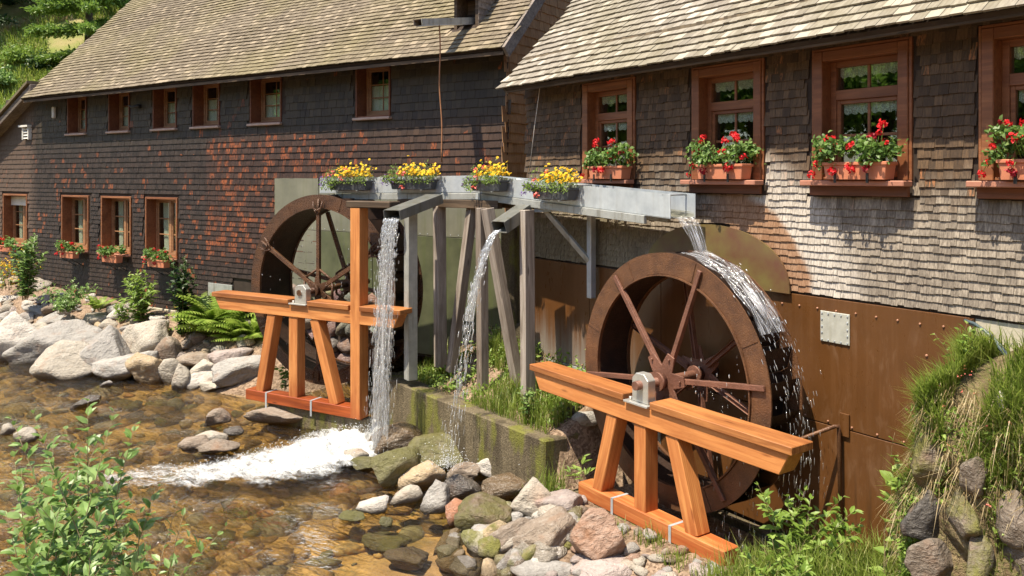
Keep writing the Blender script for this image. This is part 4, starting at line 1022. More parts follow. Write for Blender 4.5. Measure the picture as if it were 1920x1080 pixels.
WR = wheel('rusty overshot water wheel in front of the brown sheet metal wall', 'R', -6.38, 6.40, 1.72, 1.365, .48, 1.135, math.radians(8), ('rust', 'rust_arm', 'rust_dark'), False, math.radians(40))
WL = wheel('wet dark brown water wheel with forked spokes beside the tall timber post', 'W', -9.25, 10.05, 2.09, 1.53, .72, 1.33, math.radians(30), ('rust_wet', 'rust_wet', 'rust_dark'), True, math.radians(52))

# ------------------------------------------------------------------ timber trestles
def trestle(label, fr, D, zb, base, top, ztop, legs, straps, bear, caps, post=None, wet=False, th=.215):
    mid = (base[0]+base[1])/2
    T = Thing('bearing_trestle', label, 'timber trestle', fr, mid, D, zb); b = T.b
    wm = 'larch_wet' if wet else 'larch'
    beam('sill_beam', T.o, b, (base[0], D+th/2, zb+.08), (base[1], D+th/2, zb+.08), .165, th, wm, .008)
    # main beam with slanting ends
    x0, x1, q0, q1 = top
    me = MB().prism([(q0-x0, 0), (q1-x0, 0), (x1-x0, ztop[1]-ztop[0]), (0, ztop[1]-ztop[0])], 0, th).mesh('main_beam', 'larch', .008)
    put('main_beam', me, T.o, Vector((x0, D, ztop[0]))-b)
    for a, c in caps:
        me = MB().box(0, c-a, -.03, th+.06, 0, .075).mesh('cap_board', 'larch_cap', .007)
        put('cap_board', me, T.o, Vector((a, D, ztop[1]+.002))-b)
    for (xa, xb, w) in legs:
        beam('leg', T.o, b, (xb, D+th/2, zb+.150), (xa, D+th/2, ztop[0]+.004), w, th-.03, 'larch', .008)
    for x in straps:
        MB().box(x, x+.035, D-.008, D-.003, zb-.08, zb+.163).box(x, x+.035, D-.008, D+th+.01, zb+.160, zb+.166).build('strap', 'galv', T.o, -b)
    x = bear; z = ztop[1]
    p = MB().box(x-.20, x+.16, D-.045, D+.19, z+.003, z+.025).build('bearing_plate', 'steel', T.o, -b, bevel=.003)
    hb = WRz if fr == 'R' else WLz
    bk = MB().prism([(x-.12, z+.026), (x+.12, z+.026), (x+.12, hb+.06), (x+.06, hb+.12), (x-.06, hb+.12), (x-.12, hb+.06)], D+.01, D+.12)
    o = bk.build('bearing_block', 'steel', T.o, -b, bevel=.006)
    MB().tube([(x, D+.012, hb), (x, D-.005, hb)], .045, 6).tube([(x-.16, D+.03, z+.026), (x-.16, D+.03, z+.055)], .02, 6).build('bearing_bolt', 'steel', o)
    if post:
        beam('post', T.o, b, (post[0], D+.10, zb-.0), (post[0]-.0, D+.10, post[1]), .185, .205, 'larch', .008)
        beam('post_cap', T.o, b, (post[0]-.17, D+.12, post[1]+.052), (post[0]+.66, D+.12, post[1]+.052), .10, .26, 'dark_timber', .012)
    return T
WRz, WLz = 1.72, 2.09
trestle('orange timber trestle carrying the right water wheel on a gravel edge', 'R', 6.0, .24, (-7.39, -5.24), (-8.27, -4.51, -8.14, -4.62), (1.30, 1.51), [(-6.83, -7.09, .165), (-6.39, -6.39, .175), (-5.94, -5.66, .165)], (-6.82, -5.95), -6.38, ((-8.31, -6.60), (-6.20, -4.47)))
trestle('orange timber trestle with dark wet sill standing in the stream before the left wheel', 'W', 9.6, .28, (-10.43, -8.20), (-11.16, -7.31, -11.03, -7.41), (1.70, 1.90), [(-9.87, -10.14, .175), (-9.40, -9.40, .18), (-8.97, -8.56, .165)], (-9.98, -9.02), -9.24, ((-11.2, -9.46), (-9.07, -8.24), (-8.03, -7.27)), (-8.13, 3.44), True)
# concrete footings below the trestles
tag(MB().box(-7.6, -4.9, 5.99, 6.24, -.4, .235).build('foundation', 'concrete', None, (0, 0, 0), (0, 0, ANG['R']), bevel=.02), kind='structure')
tag(MB().box(-10.0, -8.0, 9.66, 9.86, -.4, .275).build('foundation', 'concrete', None, (0, 0, 0), (0, 0, ANG['W']), bevel=.02), kind='structure')
# concrete retaining block
BK = Thing('retaining_wall', 'mossy concrete retaining block between the two wheels', 'concrete wall', 'R', -9.9, 5.9, 0)
mb = MB()
prof = [(-11.92, 5.58), (-11.2, 5.62), (-10.4, 5.68), (-9.4, 5.76), (-8.6, 5.83), (-7.90, 5.90)]
n = len(prof); back = .36
V = [(x, y, -.5) for x, y in prof]+[(x, y+back, -.5) for x, y in prof]+[(x, y, .82-.012*i) for i, (x, y) in enumerate(prof)]+[(x, y+back, .80-.012*i) for i, (x, y) in enumerate(prof)]
F = []
for i in range(n-1): F += [(i, i+1, 2*n+i+1, 2*n+i), (n+i+1, n+i, 3*n+i, 3*n+i+1), (2*n+i, 2*n+i+1, 3*n+i+1, 3*n+i)]
F += [(0, 2*n, 3*n, n), (n-1, 2*n-1, 4*n-1, 3*n-1)]
mb.add(V, F); BK.part('front_wall', mb, 'concrete', .02)
BK.part('end_wall', MB().box(-8.22, -7.92, 6.27, 6.95, -.4, .755), 'concrete', .02)
BK.part('end_wall', MB().box(-11.90, -11.60, 5.95, 7.6, -.5, .80), 'concrete', .02)

# ------------------------------------------------------------------ launder (trough), its posts and spouts
FL = Thing('launder', 'bent galvanised steel trough carrying water to both wheels on weathered posts', 'water trough', 'R', -10.2, 6.6, 1.1)
def strip(pts, th, up0, up1):
    """upright sheet along a list of world points (x, y, z of the lower edge) with given height"""
    mb = MB(); V = []
    for i, (p, h) in enumerate(zip(pts, up1)):
        p = Vector(p); d = Vector(pts[min(i+1, len(pts)-1)])-Vector(pts[max(i-1, 0)]); d.z = 0; d.normalize(); nrm = Vector((-d.y, d.x, 0))*th
        V += [p, p+nrm, p+nrm+Vector((0, 0, h)), p+Vector((0, 0, h))]
    F = [(0, 3, 2, 1)]
    for i in range(len(pts)-1):
        for e in range(4): F.append((4*i+e, 4*i+(e+1) % 4, 4*i+4+(e+1) % 4, 4*i+4+e))
    F.append(tuple(4*(len(pts)-1)+e for e in range(4)))
    return mb.add(V, F)
FLi = Matrix.Translation(wp('R', *FL.b)) @ Matrix.Rotation(ANG['R'], 4, 'Z')
def FW(name, mb, mat, bev=0.):
    o = mb.build(name, mat, FL.o, bevel=bev); o.matrix_local = FLi.inverted(); return o
bend_f = wp('R', -10.47, 6.58); le_f = wp('W', -9.56, 10.40)
endR = wp('R', -6.5, 6.58)
def lp(p, z): return (p.x, p.y, z)
dW = (bend_f-le_f).normalized(); nW_ = Vector((-dW.y, dW.x, 0)); nR_ = Vector((NX['R'][0], NX['R'][1], 0)); dR_ = Vector((EX['R'][0], EX['R'][1], 0))
wd = .37
mit = (nW_+nR_).normalized(); mit = mit/mit.dot(nR_)
le_b, bend_b, end_b = le_f+nW_*wd, bend_f+mit*wd, endR+nR_*wd
FW('side_sheet', strip([lp(le_f, 3.63), lp(bend_f, 3.665)], .006, 0, [.255, .26]), 'galv')
FW('side_sheet', strip([lp(bend_f, 3.665), lp(endR, 3.44)], .006, 0, [.26, .272]), 'galv')
FW('side_sheet', strip([lp(le_b, 3.63), lp(bend_b, 3.665)], .006, 0, [.255, .26]), 'galv')
FW('side_sheet', strip([lp(bend_b, 3.665), lp(end_b+dR_*.02, 3.44)], .006, 0, [.26, .272]), 'galv')
fm = MB(); V = [lp(le_f, 3.632), lp(bend_f, 3.667), lp(endR, 3.442), lp(end_b, 3.442), lp(bend_b, 3.667), lp(le_b, 3.632)]
fm.add(V+[(x, y, z+.008) for x, y, z in V], [(0, 5, 4, 1), (1, 4, 3, 2), (6, 7, 10, 11), (7, 8, 9, 10), (0, 1, 7, 6), (1, 2, 8, 7)]); FW('floor_sheet', fm, 'galv_dark')
wm = MB(); V = [lp(le_f+nW_*.01, 3.70), lp(bend_f+mit*.01, 3.735), lp(endR+nR_*.01, 3.51), lp(end_b-nR_*.01, 3.51), lp(bend_b-mit*.01, 3.735), lp(le_b-nW_*.01, 3.70)]
wm.add(V, [(0, 1, 4, 5), (1, 2, 3, 4)]); tag(FW('trough_water', wm, 'water'))
# stiffeners inside and orange tags at the outlet
for k, q in enumerate((.25, .55, .97)):
    p = bend_f.lerp(endR, q); z = 3.665+(3.44-3.665)*q
    FW('cross_bar', MB().tube([(p.x, p.y, z+.255), (p.x+nR_.x*wd, p.y+nR_.y*wd, z+.255)], .012, 6), 'galv')
# angle rails under the sheets
def rail(name, a, b, z0, z1, h, off, mat, th=.05):
    pts = [lp(a+off, z0-h), lp(b+off, z1-h)]; return FW(name, strip(pts, th, 0, [h, h]), mat, .004)
rail('rail', le_f.lerp(bend_f, .11), bend_f, 3.625, 3.66, .095, -nW_*.02, 'galv_dark')
rail('rail', bend_f, bend_f.lerp(endR, .90), 3.66, 3.462, .095, -nR_*.02, 'galv_dark')
rail('rail', le_b.lerp(bend_b, .11), bend_b, 3.625, 3.66, .095, nW_*.0, 'galv_dark')
rail('rail', bend_b, bend_b.lerp(end_b, .90), 3.66, 3.462, .095, nR_*.0, 'galv_dark')
FW('rail_joint', MB().box(-.06, .10, -.012, -.004, 0, .09, Matrix.Translation(lp(bend_f-nR_*.02, 3.567)) @ Matrix.Rotation(ANG['R'], 4, 'Z')), 'galv')
def bm(name, p0, p1, w, d, mat, y):
    return beam(name, FL.o, Vector((0, 0, 0)), p0, p1, w, d, mat, .006, y, FLi.inverted())
# timber beams carrying the rails
bm('bearer', lp(le_f.lerp(bend_f, .52)+nW_*.05, 3.50), lp(bend_f+nR_*.03+dR_*.55, 3.50), .12, .12, 'dark_timber', nW_)
bm('bearer', lp(le_b.lerp(bend_b, .52)-nW_*.08, 3.50), lp(bend_b+nR_*.03+dR_*.4, 3.50), .12, .12, 'dark_timber', nW_)
nR3 = (nR_.x, nR_.y, 0)
bm('post', (-1.50, 12.25, .9), (-1.50, 12.25, 3.52), .15, .15, 'galv_dark', nR3)
bm('post', (-1.09, 12.62, 1.0), (-1.11, 12.62, 3.46), .15, .15, 'grey_timber', nR3)
bm('post', (-.905, 12.3, 1.0), (-.59, 12.3, 3.46), .13, .13, 'grey_timber', nR3)
bm('post', (-.415, 11.8, .8), (-.435, 11.8, 3.46), .13, .13, 'grey_timber', nR3)
bm('post', (.09, 11.6, .95), (-.345, 11.6, 3.46), .16, .13, 'grey_timber', nR3)
bm('post', (.215, 11.05, .8), (.20, 11.05, 3.46), .13, .16, 'grey_timber', nR3)
p = wp('R', -8.42, 7.06)
bm('post', (p.x, p.y, 2.3), (p.x, p.y, 3.52), .09, .09, 'galv', nR3)
q = wp('R', -8.98, 6.62)
bm('arm', (q.x-.05, q.y+.08, 3.47), (q.x+.30, q.y-.30, 3.50), .06, .10, 'galv', (0, 0, 1))
bm('brace', (q.x+.06, q.y+.0, 3.48), (p.x-.02, p.y, 2.78), .08, .05, 'galv_dark', nR3)
# the two spill spouts
def spout(p0, p1, w, h):
    p0, p1 = Vector(p0), Vector(p1); ax = (p1-p0); L = ax.length; ax.normalize(); sd = ax.cross(Vector((0, 0, 1))).normalized(); up = sd.cross(ax)
    Mx = Matrix((ax, sd, up)).transposed().to_4x4(); Mx.translation = p0
    mb = MB().box(0, L, -w/2, -w/2+.008, -h/2, h/2, Mx).box(0, L, w/2-.008, w/2, -h/2, h/2, Mx).box(0, L, -w/2+.009, w/2-.009, -h/2, -h/2+.008, Mx).box(0, L-.02, -w/2+.001, w/2-.001, h/2+.001, h/2+.008, Mx)
    FW('spout', mb, 'wet_zinc'); return Mx, L
sp1, sL1 = spout((-1.16, 12.45, 3.57), (-1.69, 11.62, 3.36), .30, .13)
sp2, sL2 = spout((.18, 11.30, 3.45), (-.17, 10.92, 3.23), .24, .15)

# ------------------------------------------------------------------ running, falling and foaming water
def streak_mesh(name, n, path, w0, w1, r0, r1, l0, l1, seed, band=0.55, z0=None):
    """elongated drops along a falling path; path(t, a) gives a point, a in -1..1 across the fall"""
    r = np.random.default_rng(seed); V0, F0 = ICO[1]; VV = []; FF = []; o = 0
    ks = r.uniform(-1, 1, 11)
    for i in range(n):
        t = r.uniform(0, 1)**.85; a = ks[r.integers(0, 11)]*(1-.0*t)+r.normal()*(.05+.22*t) if r.uniform() < band+.25 else r.uniform(-1, 1)
        p = np.array(path(t, a)); q = np.array(path(min(1, t+.02), a)); d = norm(q-p+1e-9)
        L = r.uniform(l0, l1)*(.45+1.1*t if t > .12 else .8); rad = r.uniform(r0, r1)*(1.25-.6*t)
        p = p+r.normal(size=3)*(w0+(w1-w0)*t)
        s = norm(np.cross(d, [0.3, .9, .1])); b = np.cross(d, s)
        VV.append(p+V0[:, :1]*s*rad+V0[:, 1:2]*b*rad+V0[:, 2:]*d*L*.5); FF.append(F0+o); o += len(V0)
    return np_mesh(name, np.concatenate(VV), np.concatenate(FF), 'jet', True)
def fall(p0, vel, half, zend, spread=.25):
    """ballistic path from p0"""
    p0 = Vector(p0); g = 9.81; T = (vel.z+math.sqrt(vel.z**2+2*g*(p0.z-zend)))/g
    def path(t, a):
        tt = t*T; c = p0+vel*tt+Vector((0, 0, -.5*g*tt*tt)); return c+half*a*(1+spread*t)
    return path
hv = Vector((sp1.col[1][0], sp1.col[1][1], 0))*.125
pa = fall((-1.69, 11.62, 3.30), Vector((-.20, -.12, -.25)), hv, .0, .25)
o = put('falling_water', streak_mesh('falling_water', 2100, pa, .006, .05, .003, .009, .03, .11, 1, .7)); tag(o, 'wide curtain of water falling from the left spout past the tall timber post', 'falling water', kind='stuff')
hv2 = Vector((sp2.col[1][0], sp2.col[1][1], 0))*.05
pb = fall((-.19, 10.92, 3.19), Vector((-.82, -.32, -.35)), hv2, .3, 1.)
o = put('falling_water', streak_mesh('falling_water', 560, pb, .004, .05, .003, .010, .04, .12, 2, .6)); tag(o, 'thin slanting jet of water from the right spout onto the stones', 'falling water', kind='stuff')
# sheet of water leaving the right end of the trough onto the wheel
def ribbon(name, rows):
    n = len(rows); m = len(rows[0]); V = [p for r in rows for p in r]; F = []; uv = [(j/(m-1), i/(n-1)) for i in range(n) for j in range(m)]
    for i in range(n-1):
        for j in range(m-1): F.append((i*m+j, i*m+j+1, (i+1)*m+j+1, (i+1)*m+j))
    return np_mesh(name, V, F, 'sheetwater', True, uv)
def fall_sheet(path, n, m, w0, wob, seed, t1=1.):
    r = np.random.default_rng(seed); ph = r.uniform(0, 6, 8); rows = []
    for i in range(n):
        t = t1*i/(n-1); row = []
        for j in range(m):
            a = (2*j/(m-1)-1)*w0*(1+.1*math.sin(9*t+ph[0]))
            q = Vector(path(t, a)); b = wob*(.25+t)
            row.append((q.x+b*math.sin(13*t+3*a+ph[1])+b*.6*math.sin(31*t+9*a+ph[2]), q.y+b*math.sin(11*t+5*a+ph[3])+b*.6*math.sin(27*t+12*a+ph[4]), q.z))
        rows.append(row)
    return rows
for k in range(2): tag(put('water_sheet', ribbon('water_sheet', fall_sheet(pa, 46, 17, 1.-.12*k, .018, 70+k))), 'rippling sheet within the curtain of water from the left spout', 'falling water', kind='stuff')
for k in range(2): tag(put('water_sheet', ribbon('water_sheet', fall_sheet(pb, 46, 9, .9, .022, 80+k, .62))), 'rippling sheet within the thin jet from the right spout', 'falling water', kind='stuff')
rows = []
vel = .95
for i in range(16):
    t = i/15*.34; w = 1-.42*(i/15)
    row = []
    for j in range(11):
        a = (j/10-.5)*w
        c = endR+nR_*(wd*.5)+dR_*(.0+vel*t)+nR_*(a*(wd-.03)); row.append((c.x, c.y, 3.455-.5*9.81*t*t*.85+.012*math.sin(j*2.1+i*.7)))
    rows.append(row)
o = put('falling_water', ribbon('falling_water', rows)); tag(o, 'glassy sheet of water pouring off the right end of the trough', 'falling water', kind='stuff')
c0 = Vector((-6.38, 0, 1.72)); rr = 1.375; rows = []
for i in range(20):
    q = math.radians(84-i*2.9); row = []
    for j in range(9):
        D = 6.45+.38*j/8; R1 = rr+.012*math.sin(j*1.7+i*.9)+.01*random.random()
        row.append(tuple(wp('R', c0.x+R1*math.cos(q), D, c0.z+R1*math.sin(q))))
    rows.append(row)
o = put('wheel_water', ribbon('wheel_water', rows)); tag(o, 'film of water sliding over the buckets of the right wheel', 'running water', kind='stuff')
def pc(t, a):
    q = math.radians(70-95*t); D = 6.66+.22*a; R1 = 1.39+.10*t*t
    return tuple(wp('R', c0.x+R1*math.cos(q)+.1*t*t, D, c0.z+R1*math.sin(q)-.35*t*t))
o = put('water_drops', streak_mesh('water_drops', 330, pc, .01, .08, .002, .006, .02, .08, 3, .2)); tag(o, 'spray of drops flung off the right wheel', 'water drops', kind='stuff')
def pd(t, a): return tuple(wp('R', -5.55+.45*a, 6.65+.3*math.sin(a*9), 2.0-1.75*t))
o = put('water_drops', streak_mesh('water_drops', 330, pd, .05, .1, .002, .006, .02, .07, 4, .2)); tag(o, 'drops dripping from the buckets beside the brown sheet metal', 'water drops', kind='stuff')
def pe(t, a): return tuple(wp('W', -9.3+1.1*a, 10.3+.3*math.sin(a*9), 2.9-2.5*t))
o = put('water_drops', streak_mesh('water_drops', 260, pe, .05, .1, .003, .006, .02, .06, 5, .2)); tag(o, 'drops dripping inside the left wheel', 'water drops', kind='stuff')
# splash where water leaves the left end of the trough
def pf(t, a):
    p = le_f.lerp(bend_f, .05+.16*t)+nW_*(.03+.3*abs(a)); return (p.x, p.y, 3.60-.03*t)
o = put('water_drops', streak_mesh('water_drops', 200, pf, .012, .03, .006, .016, .02, .05, 6, .2)); tag(o, 'white splash between trough and the top of the left wheel', 'water drops', kind='stuff')
# white rapids below the left wheel
top = [(-2.20, 13.4), (-2.72, 13.1), (-3.25, 12.5), (-3.7, 11.95), (-4.25, 11.45), (-5.0, 11.2), (-5.6, 10.95)]
bot = [(-1.72, 11.35), (-2.05, 10.8), (-2.45, 10.35), (-3.15, 10.25), (-4.1, 10.15), (-4.9, 10.25), (-5.6, 10.4)]
from mathutils import noise as mn
nu, nv = 240, 100; V = []; uv = []
tt = np.linspace(0, 1, len(top))
for i in range(nu):
    u = i/(nu-1); A = [np.interp(u, tt, [p[k] for p in top]) for k in (0, 1)]; B = [np.interp(u, tt, [p[k] for p in bot]) for k in (0, 1)]
    for j in range(nv):
        v = j/(nv-1); x = A[0]+(B[0]-A[0])*v; y = A[1]+(B[1]-A[1])*v
        e = (1-abs(2*v-1)**2)*(1-.75*u)
        v1 = Vector((x*2.2, y*2.2, 0)); x += .10*mn.noise(v1*1.3)*(.4+u); y += .16*mn.noise(v1*1.1+Vector((7, 3, 1)))
        zz = .015+e*(.12*(1-u)+.045+.16*(1-.6*u)*mn.turbulence(Vector((x*3.2, y*3.2, 2)), 5, False)-.05)
        V.append((x, y, zz)); uv.append((u, v))
idx = np.arange(nu*nv).reshape(nu, nv); F = np.stack([idx[:-1, :-1], idx[1:, :-1], idx[1:, 1:], idx[:-1, 1:]], -1).reshape(-1, 4)
o = put('white_water', np_mesh('white_water', V, F, 'foam', True, uv)); tag(o, 'white foaming rapids running left from the foot of the falling water', 'rapids', kind='stuff')
def drops(name, n, fn, r0, r1, seed, mat='foam_drop'):
    r = np.random.default_rng(seed); V0, F0 = ICO[1]; P = np.array([fn(r) for _ in range(n)]); R = r.uniform(r0, r1, n)
    V = (P[:, None]+V0[None]*R[:, None, None]*np.array([1, 1, .8])).reshape(-1, 3); F = (np.arange(n)[:, None, None]*len(V0)+F0[None]).reshape(-1, 3)
    return np_mesh(name, V, F, mat, True)
M['foam_drop'] = m_plain('foam_drop', (.50, .52, .52), (.60, .61, .61), .3, spec=.5)
def fd(r):
    u = r.beta(1.1, 2.6); v = r.beta(4, 4); A = [np.interp(u, tt, [p[k] for p in top]) for k in (0, 1)]; B = [np.interp(u, tt, [p[k] for p in bot]) for k in (0, 1)]
    return (A[0]+(B[0]-A[0])*v, A[1]+(B[1]-A[1])*v, .03+(1-abs(2*v-1)**2)*(1-u)*.16+r.exponential(.03)*(1-u))
o = put('water_drops', drops('water_drops', 1500, fd, .003, .009, 8)); tag(o, 'white spray leaping above the rapids', 'water drops', kind='stuff')
def fs(r):
    a = r.uniform(0, 6.28); q = r.exponential(.12); return (-.78+q*math.cos(a), 10.05+q*math.sin(a)*.8, .38+r.exponential(.08))
o = put('water_drops', drops('water_drops', 500, fs, .003, .008, 9)); tag(o, 'splash of drops on the stones under the right spout', 'water drops', kind='stuff')
# ------------------------------------------------------------------ boulders and stones
RC = {'white': (.56, .52, .46), 'grey': (.37, .35, .32), 'beige': (.44, .395, .325), 'pink': (.39, .325, .295), 'brown': (.27, .215, .165), 'dark': (.12, .11, .10),
      'green': (.13, .13, .05), 'ochre': (.46, .35, .22), 'red': (.36, .17, .10), 'wet': (.20, .14, .08), 'mossy': (.24, .22, .11), 'wetmoss': (.20, .14, .09), 'rustrock': (.33, .21, .15)}
RM = {'dark': 'rock_wet', 'wet': 'rock_wet', 'mossy': 'rock_moss', 'wetmoss': 'rock_moss', 'green': 'rock_moss', 'rustrock': 'rock_rust'}
GN = {'far': 'boulders on the bank below the dark building', 'mid': 'stones in the stream', 'right': 'boulders between the stream and the right wheel'}
for i, (x, y, z, sx, sy, sz, tilt, colr, grp, lab) in enumerate(ROCKS):
    big = sx > .22
    o = put('boulder' if big else 'stone', rock_mesh(i % 40, RM.get(colr, 'rock'), 4 if big else 3))
    o.location = (x, y, z); k2 = {'far': 1.17, 'mid': 1.1, 'right': 1.04}[grp]; o.scale = (sx*k2, sy*k2, sz*k2)
    o.rotation_euler = (0, math.radians(-tilt)*-1, random.uniform(-.25, .25)+math.atan2(-x, y)*-1*0)
    c = RC[colr]; k = random.uniform(.9, 1.1); o.color = (c[0]*k, c[1]*k, c[2]*k, 1)
    tag(o, lab, 'boulder' if big else 'stone', GN[grp])
def tz(x, y): return float(terrain(x, y))
# rubble filling the bank below the dark building
k = 0; pts = []
while k < 150:
    s, D = random.uniform(-25., -12.6), random.uniform(9.0, 11.0)
    p = wp('L', s, D); u, v = project(Vector((p.x, p.y, tz(p.x, p.y))))
    if u < -20 or u > 470 or v > 708: continue
    r = random.uniform(.05, .16)*(1.2 if D > 10 else .9)
    o = put('stone', rock_mesh(random.randrange(40), 'rock', 2 if r < .09 else 3)); o.location = (p.x, p.y, tz(p.x, p.y)+r*.25)
    o.scale = (r*random.uniform(.9, 1.5), r*random.uniform(.8, 1.2), r*random.uniform(.55, .95)); o.rotation_euler = (random.uniform(-.3, .3), random.uniform(-.4, .4), random.uniform(0, 6))
    c = RC[random.choice(['grey', 'beige', 'beige', 'ochre', 'pink', 'brown', 'white'])]; q = random.uniform(.75, 1.05); o.color = (c[0]*q, c[1]*q, c[2]*q, 1)
    tag(o, 'small stone in the rubble slope below the dark shingled wall', 'stone', 'small rubble below the dark building'); k += 1
# small stones near the right trestle
k = 0
while k < 120:
    s, D = random.uniform(-9.6, -5.0), random.uniform(4.3, 5.95)
    p = wp('R', s, D); r = random.uniform(.03, .095)
    if s < -7.9 and D > 5.5 or tz(p.x, p.y) < -.12: continue
    o = put('stone', rock_mesh(random.randrange(40), 'rock', 2)); o.location = (p.x, p.y, tz(p.x, p.y)+r*.2)
    o.scale = (r*random.uniform(.9, 1.5), r, r*random.uniform(.5, .9)); o.rotation_euler = (random.uniform(-.3, .3), random.uniform(-.4, .4), random.uniform(0, 6))
    c = RC[random.choice(['grey', 'beige', 'pink', 'brown', 'rustrock'])]; o.color = (*c, 1)
    tag(o, 'small stone on the gravel edge in front of the right trestle', 'stone', 'small stones by the right trestle'); k += 1
k = 0
while k < 70:
    s, D = random.uniform(-10.6, -6.6), random.uniform(4.35, 5.6)
    p = wp('R', s, D); r = random.uniform(.08, .17)
    if tz(p.x, p.y) < -.26 or D > 5.58+.08*(s+11.92)-.12: continue
    o = put('stone', rock_mesh(random.randrange(40), random.choice(['rock', 'rock', 'rock_wet', 'rock_moss_dry']), 3)); o.location = (p.x, p.y, max(tz(p.x, p.y), -.12)+r*.25)
    o.scale = (r*random.uniform(.9, 1.4), r*random.uniform(.8, 1.1), r*random.uniform(.6, 1.)); o.rotation_euler = (random.uniform(-.5, .5), random.uniform(-.5, .5), random.uniform(0, 6))
    c = RC[random.choice(['grey', 'beige', 'beige', 'ochre', 'brown', 'mossy', 'white'])]; o.color = (*c, 1)
    tag(o, 'small angular stone wedged among the boulders below the mossy concrete block', 'stone', 'stones wedged between the boulders'); k += 1
# stones on the stream bed, seen through the water
def bed_stones(n, seed):
    r = np.random.default_rng(seed); base = [rock_arrays(700+i, 2, 9, .05) for i in range(6)]; VV = []; FF = []; o = 0; k = 0
    while k < n:
        x, y = r.uniform(-14, 1.5), r.uniform(7, 19)
        h = tz(x, y)
        if h > -.12 or math.hypot(x+.3, y-8.4) < 1.2 and r.uniform() < .8: continue
        V, F = base[r.integers(6)]; s = r.uniform(.04, .26)*r.uniform(.5, 1)
        a = r.uniform(0, 6.28); R2 = np.array([[math.cos(a), -math.sin(a), 0], [math.sin(a), math.cos(a), 0], [0, 0, 1]])
        VV.append((V*np.array([1.35, .9, .55])*s) @ R2.T+np.array([x, y, h+s*.1])); FF.append(F+o); o += len(V); k += 1
    return np_mesh('stream_bed_stones', np.concatenate(VV), np.concatenate(FF), M['bedstone'], True)
def _bed():
    t = NT('bed_stone'); r = t.rand(0); p = t.pos(); n = t.noise(p, 9., 5, .65)
    c = t.ramp(r, [(0, (.10, .06, .02)), (.25, (.40, .24, .07)), (.5, (.55, .36, .13)), (.7, (.11, .115, .022)), (.85, (.30, .26, .17)), (1, (.48, .24, .08))])
    c = t.mix(t.math('MULTIPLY', t.ramp(n, [(.35, 1.), (.6, 0.)]), .6), c, (.06, .045, .015))
    return t.fin(t.pbr(c, .7, t.bump(n, .5, .03)))
M['bedstone'] = _bed()
tag(put('stream_bed_stones', bed_stones(2300, 21)), 'brown and ochre stones covering the bed of the stream', 'stream bed', kind='stuff')

# ------------------------------------------------------------------ flower boxes
def box_trough(L, w, h, rim=.018, taper=.85):
    """open window box: outside shell, rim and inside"""
    mb = MB(); a, b = L/2, w/2; c, d = L/2*taper+.02, w/2*.8
    mb.add([(-c, -d, 0), (c, -d, 0), (c, d, 0), (-c, d, 0), (-a+.012, -b+.012, h-.03), (a-.012, -b+.012, h-.03), (a-.012, b-.012, h-.03), (-a+.012, b-.012, h-.03),
            (-a, -b, h-.03), (a, -b, h-.03), (a, b, h-.03), (-a, b, h-.03), (-a, -b, h), (a, -b, h), (a, b, h), (-a, b, h),
            (-a+rim, -b+rim, h), (a-rim, -b+rim, h), (a-rim, b-rim, h), (-a+rim, b-rim, h), (-a+rim, -b+rim, h-.04), (a-rim, -b+rim, h-.04), (a-rim, b-rim, h-.04), (-a+rim, b-rim, h-.04)],
           [(0, 3, 2, 1)]+[(o+i, o+(i+1) % 4, o+4+(i+1) % 4, o+4+i) for o in (0, 4, 8, 12, 16) for i in range(4)])
    return mb
def head_mesh(name, n, r, mat, seed, leaf=.026):
    rr = np.random.default_rng(seed); d = norm(rr.normal(size=(n, 3))); d[:, 2] = np.abs(d[:, 2])*.9-.25*(rr.uniform(size=n) < .4)
    P = d*r*rr.uniform(.55, .95, (n, 1)); dv = np.cross(d, rr.normal(size=(n, 3)))
    return leaves(name, P, dv+d*.35, d, leaf*rr.uniform(.8, 1.2, n), mat, wr=.9, fold=.3)
HEADS = [head_mesh('flower_head', 34, .042, 'red', 40+i) for i in range(4)]
HEADS_D = [head_mesh('flower_head', 26, .036, 'dark_red', 50+i) for i in range(2)]
HEADS_P = [head_mesh('flower_head', 14, .032, 'pink', 55+i, .034) for i in range(2)]
def geranium_leaves(n, L, w, h, seed, lsz):
    r = np.random.default_rng(seed); cl = r.uniform(-1, 1, (9, 3))
    cl[:, 0] = np.linspace(-1, 1, 9); c = cl[r.integers(0, 9, n)]*np.array([L*.5, w*.45, h*.32])+r.normal(size=(n, 3))*np.array([.05, .04, .04]); c[:, 2] = np.abs(c[:, 2]+h*.45)
    c[:, 1] -= .03
    nv = norm(r.normal(size=(n, 3))*.6+np.array([0, -.7, .8])); dv = r.normal(size=(n, 3))
    return c, dv, nv, lsz*r.uniform(.6, 1.15, n)
